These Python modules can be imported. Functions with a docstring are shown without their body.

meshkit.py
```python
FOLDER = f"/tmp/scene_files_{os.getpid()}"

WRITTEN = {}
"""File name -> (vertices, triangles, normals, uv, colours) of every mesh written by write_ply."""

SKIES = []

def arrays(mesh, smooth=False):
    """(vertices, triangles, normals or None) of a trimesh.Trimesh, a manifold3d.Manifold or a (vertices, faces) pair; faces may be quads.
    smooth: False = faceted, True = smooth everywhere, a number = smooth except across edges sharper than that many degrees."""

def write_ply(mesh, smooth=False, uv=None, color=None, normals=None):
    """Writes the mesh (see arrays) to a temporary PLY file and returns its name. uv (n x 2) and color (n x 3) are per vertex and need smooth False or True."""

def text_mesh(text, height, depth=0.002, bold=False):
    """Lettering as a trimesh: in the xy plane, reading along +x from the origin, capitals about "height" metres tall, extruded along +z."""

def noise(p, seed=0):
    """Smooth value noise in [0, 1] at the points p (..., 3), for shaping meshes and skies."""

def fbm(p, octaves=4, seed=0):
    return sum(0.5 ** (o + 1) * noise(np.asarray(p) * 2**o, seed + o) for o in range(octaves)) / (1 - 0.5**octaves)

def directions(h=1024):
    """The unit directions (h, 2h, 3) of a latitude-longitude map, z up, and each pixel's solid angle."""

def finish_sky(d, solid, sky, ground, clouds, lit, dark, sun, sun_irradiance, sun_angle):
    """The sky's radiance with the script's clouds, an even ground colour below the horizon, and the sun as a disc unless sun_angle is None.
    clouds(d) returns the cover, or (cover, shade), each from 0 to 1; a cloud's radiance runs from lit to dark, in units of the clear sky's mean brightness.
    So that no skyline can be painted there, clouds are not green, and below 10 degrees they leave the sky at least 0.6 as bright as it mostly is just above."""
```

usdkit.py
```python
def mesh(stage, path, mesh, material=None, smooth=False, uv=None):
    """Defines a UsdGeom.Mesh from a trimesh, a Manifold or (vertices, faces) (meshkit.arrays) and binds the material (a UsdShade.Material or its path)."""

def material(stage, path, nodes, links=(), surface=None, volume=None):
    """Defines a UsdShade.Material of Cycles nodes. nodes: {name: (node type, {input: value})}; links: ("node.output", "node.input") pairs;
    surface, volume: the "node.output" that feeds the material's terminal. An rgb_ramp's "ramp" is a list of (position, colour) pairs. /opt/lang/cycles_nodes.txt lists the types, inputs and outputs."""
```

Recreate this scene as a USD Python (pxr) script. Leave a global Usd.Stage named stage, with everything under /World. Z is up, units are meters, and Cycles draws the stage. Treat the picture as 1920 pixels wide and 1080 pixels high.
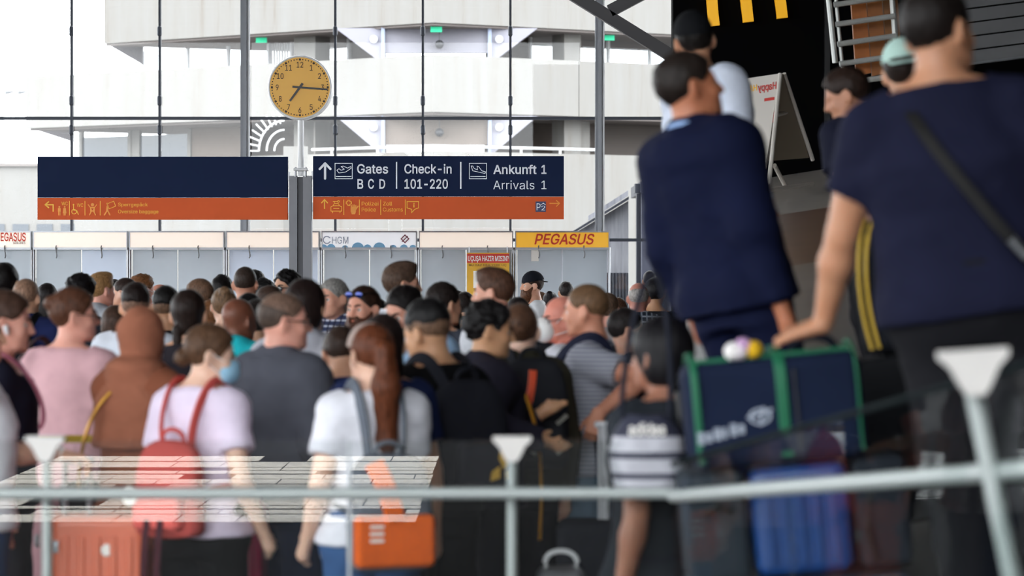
import math
import numpy as np
import trimesh
import manifold3d as mf
import shapely
from shapely import affinity
from shapely.geometry import Polygon, LineString, Point, box as sbox
from shapely.ops import unary_union
import usdkit
import meshkit
from pxr import Gf, Sdf, Usd, UsdGeom, UsdLux, UsdShade

# ------------------------------------------------------------------ camera, sky, sun, exposure
F = 5333.33          # focal length in pixels of the 1920 px frame (100 mm on a 36 mm wide sensor)
H = 1.85             # height of the lens
stage = Usd.Stage.CreateInMemory()
UsdGeom.SetStageUpAxis(stage, 'Z')
UsdGeom.SetStageMetersPerUnit(stage, 1.0)
UsdGeom.Xform.Define(stage, '/World')
UsdGeom.Scope.Define(stage, '/World/Looks')
cam = UsdGeom.Camera.Define(stage, '/World/camera')
cam.CreateFocalLengthAttr(100.0)
cam.CreateHorizontalApertureAttr(36.0)
cam.CreateVerticalApertureAttr(20.25)
cam.CreateVerticalApertureOffsetAttr(-0.75)
cam.CreateFStopAttr(3.0)
cam.CreateFocusDistanceAttr(31.0)
cam.CreateClippingRangeAttr(Gf.Vec2f(0.1, 2000.0))
cam.CreateExposureAttr(-0.2)
cam.AddTranslateOp().Set(Gf.Vec3d(0, 0, H))
cam.AddRotateXOp().Set(90.0)

sky = UsdLux.DomeLight.Define(stage, '/World/sky')
sky.CreateIntensityAttr(2.6)
sky.CreateColorAttr(Gf.Vec3f(0.93, 0.97, 1.0))
sun = UsdLux.DistantLight.Define(stage, '/World/sun')
sun.CreateIntensityAttr(0.15)
sun.CreateColorAttr(Gf.Vec3f(1.0, 0.95, 0.86))
sun.CreateAngleAttr(0.6)
sun.AddRotateXYZOp().Set(Gf.Vec3f(52.0, 0.0, 14.0))


# ------------------------------------------------------------------ helpers
def srgb(*c):
    c = c[0] if len(c) == 1 else c
    c = np.asarray(c, float) / 255.0
    return tuple(float(v) for v in np.where(c <= 0.04045, c / 12.92, ((c + 0.055) / 1.055) ** 2.4))


used = {}


def numbered(base):
    n = used.get(base, -1) + 1
    used[base] = n
    return base if n == 0 else '%s_%03d' % (base, n)


def tag(prim, label=None, cat=None, group=None, kind=None):
    p = prim.GetPrim() if hasattr(prim, 'GetPrim') else prim
    for k, v in (('label', label), ('category', cat), ('group', group), ('kind', kind)):
        if v:
            p.SetCustomDataByKey(k, v)
    return p


def thing(name, label, cat, loc=(0, 0, 0), rotz=0.0, group=None, kind=None, mat=None):
    path = '/World/' + numbered('/World/' + name)[len('/World/'):]
    x = UsdGeom.Xform.Define(stage, path)
    if mat is not None:
        x.AddTransformOp().Set(Gf.Matrix4d(*np.asarray(mat, float).T.ravel().tolist()))
    else:
        x.AddTranslateOp().Set(Gf.Vec3d(*map(float, loc)))
        if rotz:
            x.AddRotateZOp().Set(float(rotz))
    return tag(x, label, cat, group, kind)


def part(name, mesh, mat, parent, smooth=30, label=None, kind=None):
    base = str(parent.GetPath()) + '/' + name
    path = numbered(base)
    m = usdkit.mesh(stage, path, mesh, mat, smooth=smooth)
    return tag(m, label, None, None, kind)


def solo(name, mesh, mat, label=None, cat=None, group=None, kind=None, smooth=30):
    m = usdkit.mesh(stage, numbered('/World/' + name), mesh, mat, smooth=smooth)
    return tag(m, label, cat, group, kind)


def bx(lo, hi):
    lo, hi = np.minimum(lo, hi).astype(float), np.maximum(lo, hi).astype(float)
    m = trimesh.creation.box(hi - lo)
    m.apply_translation((lo + hi) / 2)
    return m


def cat(*ms):
    return trimesh.util.concatenate([m for m in ms if m is not None])


def rbox(size, r, c=(0, 0, 0), n=12):
    """a box with rounded edges: the hull of eight spheres"""
    size = np.asarray(size, float) / 2 - r
    s = mf.Manifold.sphere(r, n)
    h = mf.Manifold.batch_hull([s.translate((float(a * size[0]), float(b * size[1]), float(d * size[2]))) for a in (-1, 1) for b in (-1, 1) for d in (-1, 1)])
    return tm(h.translate(tuple(map(float, c))))


def tm(h):
    m = h.to_mesh()
    return trimesh.Trimesh(np.array(m.vert_properties[:, :3]), np.array(m.tri_verts), process=False)


def blob(pts):
    """hull of spheres given as (x, y, z, r)"""
    return tm(mf.Manifold.batch_hull([mf.Manifold.sphere(float(p[3]), 14).translate((float(p[0]), float(p[1]), float(p[2]))) for p in pts]))


def tube(pts, r, n=10, flat=None, up=(0, 0, 1)):
    """a tube along a polyline; flat=(w, t): a strap of width w and thickness t"""
    pts = np.asarray(pts, float)
    t = np.gradient(pts, axis=0)
    t /= np.maximum(np.linalg.norm(t, axis=1, keepdims=True), 1e-9)
    up = np.broadcast_to(np.asarray(up, float), pts.shape)
    a = np.cross(t, up)
    bad = np.linalg.norm(a, axis=1) < 1e-3
    a[bad] = np.cross(t[bad], [1, 0.01, 0])
    a /= np.linalg.norm(a, axis=1, keepdims=True)
    b = np.cross(a, t)
    ang = np.linspace(0, 2 * np.pi, n, endpoint=False)
    rr = np.broadcast_to(np.asarray(r, float), (len(pts),))
    if flat:
        ca, sb = np.sign(np.cos(ang)) * np.abs(np.cos(ang)) ** 0.5 * flat[0] / 2, np.sign(np.sin(ang)) * np.abs(np.sin(ang)) ** 0.5 * flat[1] / 2
        v = pts[:, None] + ca[None, :, None] * a[:, None] + sb[None, :, None] * b[:, None]
    else:
        v = pts[:, None] + rr[:, None, None] * (np.cos(ang)[None, :, None] * a[:, None] + np.sin(ang)[None, :, None] * b[:, None])
    k = len(pts)
    f = []
    for i in range(k - 1):
        for j in range(n):
            p, q = i * n + j, i * n + (j + 1) % n
            f += [(p, q, q + n), (p, q + n, p + n)]
    v = v.reshape(-1, 3)
    v = np.vstack([v, pts[:1], pts[-1:]])
    for j in range(n):
        f += [(k * n, (j + 1) % n, j), (k * n + 1, (k - 1) * n + j, (k - 1) * n + (j + 1) % n)]
    return trimesh.Trimesh(v, np.array(f), process=False)


def spline(pts, n=24):
    from scipy.interpolate import PchipInterpolator, CubicSpline
    pts = np.asarray(pts, float)
    d = np.concatenate([[0], np.cumsum(np.linalg.norm(np.diff(pts, axis=0), axis=1))])
    return CubicSpline(d, pts)(np.linspace(0, d[-1], n))


def lathe(profile, n=48, axis='y'):
    """revolve (radius, height) pairs about an axis"""
    m = trimesh.creation.revolve(np.asarray(profile, float), sections=n)
    if axis == 'y':
        m.apply_transform(trimesh.transformations.rotation_matrix(np.pi / 2, [1, 0, 0]))
    return m


def extrude(shape, depth):
    shape = shape.buffer(0)
    return cat(*[trimesh.creation.extrude_polygon(g, depth, engine='earcut') for g in getattr(shape, 'geoms', [shape]) if g.area > 1e-9])


XZ = np.array([[1, 0, 0, 0], [0, 0, -1, 0], [0, 1, 0, 0], [0, 0, 0, 1.0]])     # drawing plane xy -> wall plane xz, extruded towards the viewer (-y)


def upright(mesh, loc=(0, 0, 0)):
    m = mesh.copy()
    m.apply_transform(XZ)
    m.apply_translation(loc)
    return m


def lettering(text, height, width=None, depth=0.004, bold=False):
    m = meshkit.text_mesh(text, height, depth, bold)
    m.apply_translation([-m.bounds[0][0], 0, 0])
    if width:
        m.apply_scale([width / m.bounds[1][0], 1, 1])
    return m


# ------------------------------------------------------------------ materials
looks = {}


def mat(name, nodes, links=(), surface=None, volume=None):
    if name not in looks:
        looks[name] = usdkit.material(stage, '/World/Looks/' + name, nodes, links, surface=surface, volume=volume)
    return looks[name]


def plain(name, col, rough=0.5, metal=0.0, spec=0.5, var=0.0, scale=6.0, bump=0.0, bscale=60.0, coat=0.0, emit=None, es=0.0):
    n = {'p': ('principled_bsdf', {'base_color': col, 'roughness': rough, 'metallic': metal, 'specular_ior_level': spec, 'coat_weight': coat})}
    l = []
    if emit is not None:
        n['p'][1]['emission_color'] = emit
        n['p'][1]['emission_strength'] = es
    if var or bump:
        n['t'] = ('texture_coordinate', {})
    if var:
        n['n'] = ('noise_texture', {'scale': scale, 'detail': 4.0, 'roughness': 0.6})
        n['r'] = ('rgb_ramp', {'ramp': [(0.3, tuple(c * (1 - var) for c in col)), (0.7, tuple(min(1, c * (1 + var)) for c in col))]})
        l += [('t.object', 'n.vector'), ('n.fac', 'r.fac'), ('r.color', 'p.base_color')]
    if bump:
        n['bn'] = ('noise_texture', {'scale': bscale, 'detail': 3.0})
        n['b'] = ('bump', {'strength': bump, 'distance': 0.01})
        l += [('t.object', 'bn.vector'), ('bn.fac', 'b.height'), ('b.normal', 'p.normal')]
    return mat(name, n, l, 'p.BSDF')


def cloth(col, weave=True):
    c = srgb(col)
    return mat('cloth_%d_%d_%d' % tuple(col), {
        't': ('texture_coordinate', {}),
        'n': ('noise_texture', {'scale': 5.0, 'detail': 5.0, 'roughness': 0.65}),
        'r': ('rgb_ramp', {'ramp': [(0.25, tuple(v * 0.8 for v in c)), (0.75, tuple(min(1, v * 1.08) for v in c))]}),
        'w': ('noise_texture', {'scale': 260.0, 'detail': 2.0}),
        'b': ('bump', {'strength': 0.25, 'distance': 0.004}),
        'p': ('principled_bsdf', {'roughness': 0.85, 'specular_ior_level': 0.12})},
        [('t.object', 'n.vector'), ('t.object', 'w.vector'), ('n.fac', 'r.fac'), ('r.color', 'p.base_color'), ('w.fac', 'b.height'), ('b.normal', 'p.normal')], 'p.BSDF')


def striped(name, c1, c2, scale, axis='z', sharp=0.5):
    a, b = srgb(c1), srgb(c2)
    return mat(name, {'t': ('texture_coordinate', {}), 'w': ('wave_texture', {'wave_type': 'bands', 'bands_direction': axis, 'scale': scale}),
                      'r': ('rgb_ramp', {'ramp': [(sharp - .05, a), (sharp + .05, b)]}),
                      'p': ('principled_bsdf', {'roughness': 0.85, 'specular_ior_level': 0.25})},
               [('t.object', 'w.vector'), ('w.fac', 'r.fac'), ('r.color', 'p.base_color')], 'p.BSDF')


def plaid(name, base, c1, c2, scale):
    a, b, c = srgb(base), srgb(c1), srgb(c2)
    return mat(name, {'t': ('texture_coordinate', {}),
                      'w': ('wave_texture', {'wave_type': 'bands', 'bands_direction': 'z', 'scale': scale}),
                      'v': ('wave_texture', {'wave_type': 'bands', 'bands_direction': 'x', 'scale': scale}),
                      'r': ('rgb_ramp', {'ramp': [(.80, a), (.86, b)]}), 'q': ('rgb_ramp', {'ramp': [(.80, (0, 0, 0)), (.86, (1, 1, 1))]}),
                      'm': ('mix', {'color2': c}),
                      'p': ('principled_bsdf', {'roughness': 0.85, 'specular_ior_level': 0.25})},
               [('t.object', 'w.vector'), ('t.object', 'v.vector'), ('w.fac', 'r.fac'), ('v.fac', 'q.fac'), ('r.color', 'm.color1'), ('q.color', 'm.fac'), ('m.color', 'p.base_color')], 'p.BSDF')


def skin_look(col):
    c = srgb(col)
    return mat('skin_%d_%d_%d' % tuple(col), {
        't': ('texture_coordinate', {}), 'n': ('noise_texture', {'scale': 18.0, 'detail': 4.0}),
        'r': ('rgb_ramp', {'ramp': [(0.3, tuple(v * k for v, k in zip(c, (.93, .88, .86)))), (0.7, c)]}),
        'p': ('principled_bsdf', {'roughness': 0.48, 'specular_ior_level': 0.4, 'subsurface_weight': 0.12, 'subsurface_scale': 0.01, 'subsurface_radius': (1.0, 0.35, 0.2)})},
        [('t.object', 'n.vector'), ('n.fac', 'r.fac'), ('r.color', 'p.base_color')], 'p.BSDF')


def hair_look(col):
    c = srgb(col)
    return mat('hair_%d_%d_%d' % tuple(col), {
        't': ('texture_coordinate', {}), 'm': ('mapping', {'scale': (1.0, 1.0, 0.16)}), 'n': ('noise_texture', {'scale': 170.0, 'detail': 3.0}),
        'r': ('rgb_ramp', {'ramp': [(0.3, tuple(v * .35 for v in c)), (0.7, tuple(min(1, v * 1.15) for v in c))]}),
        'b': ('bump', {'strength': 0.6, 'distance': 0.004}),
        'p': ('principled_bsdf', {'roughness': 0.5, 'specular_ior_level': 0.18})},
        [('t.object', 'm.vector'), ('m.vector', 'n.vector'), ('n.fac', 'r.fac'), ('r.color', 'p.base_color'), ('n.fac', 'b.height'), ('b.normal', 'p.normal')], 'p.BSDF')


def pane_look(name, tint, gloss, mirror, base=0.02):
    """clear glass: light passes straight through, part of it is mirrored"""
    return mat(name, {'w': ('layer_weight', {'blend': 0.5}), 'e': ('math', {'math_type': 'power', 'value2': 4.0}), 'f': ('math', {'math_type': 'multiply_add', 'value2': gloss, 'value3': base}), 'a': ('transparent_bsdf', {'color': tint}), 'g': ('glossy_bsdf', {'roughness': 0.0, 'color': (mirror,) * 3}),
                      'm': ('mix_closure', {})}, [('w.facing', 'e.value1'), ('e.value', 'f.value1'), ('f.value', 'm.fac'), ('a.BSDF', 'm.closure1'), ('g.BSDF', 'm.closure2')], 'm.closure')


STEEL = plain('brushed_steel', srgb(150, 152, 156), 0.35, 0.85, var=.06, scale=20)
DARKSTEEL = plain('dark_frame_metal', srgb(48, 52, 62), 0.45, 0.4)
GREYPAINT = plain('grey_paint', srgb(120, 123, 130), 0.5, 0.2, var=.04)
WHITEPAINT = plain('white_paint', srgb(225, 226, 228), 0.4)
BLACK = plain('black_plastic', srgb(18, 18, 20), 0.45)
BLACKWALL = plain('black_wall', srgb(7, 7, 8), .9, spec=.04)


# ------------------------------------------------------------------ signed distance fields on a box grid, and their surface
def axis(lo, hi, coarse, fine=(), step=0.006):
    """grid coordinates: coarse, but fine inside the given intervals"""
    cuts = sorted({lo, hi, *[min(max(v, lo), hi) for iv in fine for v in iv]})
    out = [lo]
    for a, b in zip(cuts[:-1], cuts[1:]):
        mid = (a + b) / 2
        st = step if any(i[0] <= mid <= i[1] for i in fine) else coarse
        n = max(1, int(math.ceil((b - a) / st - 1e-6)))
        out += list(a + (b - a) * np.arange(1, n + 1) / n)
    return np.array(out, np.float32)


class Field:
    def __init__(s, X, Y, Z):
        s.A = [np.asarray(a, np.float32) for a in (X, Y, Z)]
        s.f = np.full([len(a) for a in s.A], 0.3, np.float32)

    def sub(s, lo, hi):
        sl = tuple(slice(max(0, np.searchsorted(a, l) - 1), np.searchsorted(a, h) + 1) for a, l, h in zip(s.A, lo, hi))
        x, y, z = (a[q] for a, q in zip(s.A, sl))
        return sl, x[:, None, None], y[None, :, None], z[None, None, :]

    def merge(s, sl, d, k, op):
        g = s.f[sl]
        if op == 'u':
            if k > 0:
                h = np.maximum(k - np.abs(g - d), 0) / k
                s.f[sl] = np.minimum(g, d) - h * h * k * 0.25
            else:
                s.f[sl] = np.minimum(g, d)
        else:
            d = -d
            if k > 0:
                h = np.maximum(k - np.abs(g - d), 0) / k
                s.f[sl] = np.maximum(g, d) + h * h * k * 0.25
            else:
                s.f[sl] = np.maximum(g, d)

    def cone(s, a, b, ra, rb, k=0.02, op='u', clip=(), squash=None):
        a, b = np.asarray(a, np.float32), np.asarray(b, np.float32)
        m = max(ra, rb) + k + 0.03
        sl, x, y, z = s.sub(np.minimum(a, b) - m, np.maximum(a, b) + m)
        d = b - a
        L = float(d @ d) + 1e-12
        px, py, pz = x - a[0], y - a[1], z - a[2]
        t = np.clip((px * d[0] + py * d[1] + pz * d[2]) / L, 0, 1)
        ex, ey, ez = px - t * d[0], py - t * d[1], pz - t * d[2]
        if squash is not None:
            ex, ey, ez = ex / squash[0], ey / squash[1], ez / squash[2]
        v = np.sqrt(ex * ex + ey * ey + ez * ez) - (ra + t * (rb - ra))
        for p, n in clip:
            v = np.maximum(v, (x - p[0]) * n[0] + (y - p[1]) * n[1] + (z - p[2]) * n[2])
        s.merge(sl, v.astype(np.float32), k, op)

    def ell(s, c, r, R=None, k=0.02, op='u'):
        c, r = np.asarray(c, np.float32), np.asarray(r, np.float32)
        m = float(r.max()) + k + 0.03
        sl, x, y, z = s.sub(c - m, c + m)
        x, y, z = x - c[0], y - c[1], z - c[2]
        if R is not None:
            x, y, z = (R[0, i] * x + R[1, i] * y + R[2, i] * z for i in range(3))
        k0 = np.sqrt((x / r[0]) ** 2 + (y / r[1]) ** 2 + (z / r[2]) ** 2)
        k1 = np.sqrt((x / r[0] ** 2) ** 2 + (y / r[1] ** 2) ** 2 + (z / r[2] ** 2) ** 2)
        s.merge(sl, (k0 * (k0 - 1) / np.maximum(k1, 1e-6)).astype(np.float32), k, op)

    def loft(s, rows, grow=0.0, k=0.02, n=2.4):
        """rows: (z, rx, ry, cy) from low to high: a trunk of rounded cross sections"""
        r = np.asarray(rows, np.float32)
        from scipy.interpolate import PchipInterpolator
        zs = s.A[2]
        i0, i1 = max(0, np.searchsorted(zs, r[0, 0] - 0.05) - 1), np.searchsorted(zs, r[-1, 0] + 0.05) + 1
        z = zs[i0:i1]
        zc = np.clip(z, r[0, 0], r[-1, 0])
        rx, ry, cy = (PchipInterpolator(r[:, 0], r[:, j])(zc).astype(np.float32) for j in (1, 2, 3))
        rx, ry = rx + grow, ry + grow
        X, Y = s.A[0][:, None, None], s.A[1][None, :, None]
        q = (np.abs(X / rx) ** n + np.abs((Y - cy) / ry) ** n) ** (1.0 / n)
        d = (q - 1) * np.minimum(rx, ry)
        d = np.maximum(d, np.maximum(r[0, 0] - z, z - r[-1, 0])[None, None, :])
        s.merge((slice(None), slice(None), slice(i0, i1)), d.astype(np.float32), k, 'u')

    def cut(s, p, n):
        """removes what lies on the side n points to"""
        x, y, z = s.A[0][:, None, None], s.A[1][None, :, None], s.A[2][None, None, :]
        s.f = np.maximum(s.f, (x - p[0]) * n[0] + (y - p[1]) * n[1] + (z - p[2]) * n[2]).astype(np.float32)

    def surface(s):
        return nets(s.f, s.A)


CORN = np.array([(i, j, k) for i in (0, 1) for j in (0, 1) for k in (0, 1)])
EDGES = [(a, b) for a in range(8) for b in range(a + 1, 8) if np.abs(CORN[a] - CORN[b]).sum() == 1]


def nets(f, A):
    """naive surface nets on a rectilinear grid"""
    f = f.copy()
    for ax in range(3):
        for e in (0, -1):
            i = [slice(None)] * 3
            i[ax] = e
            f[tuple(i)] = np.maximum(f[tuple(i)], 1e-3)
    s = f < 0
    cnt = sum(s[c[0]:s.shape[0] - 1 + c[0], c[1]:s.shape[1] - 1 + c[1], c[2]:s.shape[2] - 1 + c[2]].astype(np.int8) for c in CORN)
    act = (cnt > 0) & (cnt < 8)
    cells = np.argwhere(act)
    vals = np.stack([f[cells[:, 0] + c[0], cells[:, 1] + c[1], cells[:, 2] + c[2]] for c in CORN], 1)
    acc, num = np.zeros((len(cells), 3)), np.zeros(len(cells))
    for a, b in EDGES:
        fa, fb = vals[:, a], vals[:, b]
        x = (fa < 0) != (fb < 0)
        t = np.where(x, fa / np.where(x, fa - fb, 1), 0)
        acc += np.where(x[:, None], CORN[a] + t[:, None] * (CORN[b] - CORN[a]), 0)
        num += x
    p = cells + acc / num[:, None]
    v = np.stack([np.interp(p[:, i], np.arange(len(A[i])), A[i]) for i in range(3)], 1)
    ids = np.full(act.shape, -1, np.int32)
    ids[act] = np.arange(len(cells))
    faces = []
    for ax in range(3):
        o = [i for i in range(3) if i != ax]
        lo, hi = [slice(1, -1)] * 3, [slice(1, -1)] * 3
        lo[ax], hi[ax] = slice(0, -1), slice(1, None)
        e = np.argwhere(s[tuple(lo)] != s[tuple(hi)])
        base = e.copy()
        base[:, o[0]] += 1
        base[:, o[1]] += 1
        q = []
        for da, db in ((1, 1), (0, 1), (0, 0), (1, 0)):
            c = base.copy()
            c[:, o[0]] -= da
            c[:, o[1]] -= db
            q.append(ids[c[:, 0], c[:, 1], c[:, 2]])
        q = np.stack(q, 1)
        inside = s[base[:, 0], base[:, 1], base[:, 2]]
        flip = inside ^ (ax == 1)
        q[flip] = q[flip][:, ::-1]
        faces.append(q)
    q = np.vstack(faces)
    return v, np.vstack([q[:, [0, 1, 2]], q[:, [0, 2, 3]]])


def vnormals(v, f):
    n = np.zeros_like(v)
    c = np.cross(v[f[:, 1]] - v[f[:, 0]], v[f[:, 2]] - v[f[:, 0]])
    for k in range(3):
        for j in range(3):
            n[:, j] += np.bincount(f[:, k], c[:, j], len(v))
    return n / np.maximum(np.linalg.norm(n, axis=1, keepdims=True), 1e-12)


def relax(v, f, it=2, lam=0.5):
    e = np.vstack([f[:, [0, 1]], f[:, [1, 2]], f[:, [2, 0]]])
    deg = np.bincount(e[:, 0], minlength=len(v)) + np.bincount(e[:, 1], minlength=len(v))
    for k in range(it * 2):
        w = lam if k % 2 == 0 else -lam * 1.04
        m = np.stack([np.bincount(e[:, 0], v[e[:, 1], j], len(v)) + np.bincount(e[:, 1], v[e[:, 0], j], len(v)) for j in range(3)], 1) / np.maximum(deg, 1)[:, None]
        v = v + w * (m - v)
    return v


def wrinkle(v, f, amp, freq, seed=0):
    return v + vnormals(v, f) * ((meshkit.fbm(v * np.asarray(freq), 3, seed) - 0.5) * 2 * amp)[:, None]


# ------------------------------------------------------------------ people
def rot(yaw=0.0, pitch=0.0, roll=0.0):
    """degrees; yaw to the person's left, pitch looks down, roll to the right"""
    a, b, c = (math.radians(v) for v in (yaw, -pitch, roll))
    Z = np.array([[math.cos(a), -math.sin(a), 0], [math.sin(a), math.cos(a), 0], [0, 0, 1]])
    X = np.array([[1, 0, 0], [0, math.cos(b), -math.sin(b)], [0, math.sin(b), math.cos(b)]])
    Y = np.array([[math.cos(c), 0, math.sin(c)], [0, 1, 0], [-math.sin(c), 0, math.cos(c)]])
    return Z @ X @ Y


CRAN = (np.array([0, -.012, .03]), np.array([.076, .096, .086]))


def head_field(g, T, R, hs, neck_to, fem, ears=True, fat=0.0):
    """adds skull, face, ears and neck to a field; T, R, hs place the head's own frame"""
    def p(*q):
        return T + R @ (np.array(q) * hs)

    def e(c, r, k=.02, op='u'):
        g.ell(p(*c), np.array(r) * hs, R, k * hs, op)

    def c(a, b, ra, rb, k=.012, op='u'):
        g.cone(p(*a), p(*b), ra * hs, rb * hs, k * hs, op)
    e(CRAN[0], CRAN[1])
    e((0, .030, -.028), (.061 + fat, .062, .084), .03)
    e((0, .032, -.074), (.047 + fat, .048, .037), .03)
    c((-.012, .074, -.099), (.012, .074, -.099), .017, .017, .025)
    for sx in (-1, 1):
        c((sx * .012, .083, .012), (sx * .042, .068, .014), .011, .010, .015)       # brow
        e((sx * .036, .062, -.034), (.024, .022, .022), .025)                        # cheek
        c((sx * .060, -.005, -.03), (sx * .038, .052, -.088), .016 + fat, .013, .03)  # jaw line
        e((sx * .032, .093, -.006), (.019, .014, .012), .014, 's')                   # eye socket
        if ears:
            Re = R @ rot(yaw=sx * 24, roll=0)
            g.ell(p(sx * .083, -.012, -.012), np.array((.011, .021, .034)) * hs, Re, .008 * hs)
            g.ell(p(sx * .093, -.004, -.010), np.array((.007, .011, .018)) * hs, Re, .006 * hs, 's')
    c((0, .088, .008), (0, .108, -.034), .008, .0125, .012)
    for sx in (-1, 1):
        e((sx * .012, .098, -.036), (.009, .011, .009), .01)
    c((-.019, .080, -.060), (.019, .080, -.060), .009, .009, .012)
    c((-.016, .082, -.070), (.016, .082, -.070), .009, .009, .012)
    c((-.024, .094, -.0652), (.024, .094, -.0652), .0022, .0022, .004, 's')
    rn = (.047 if fem else .056) * hs + fat * .5
    g.cone(p(0, -.018, -.045), neck_to, rn, rn * 1.08, .03)


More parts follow.
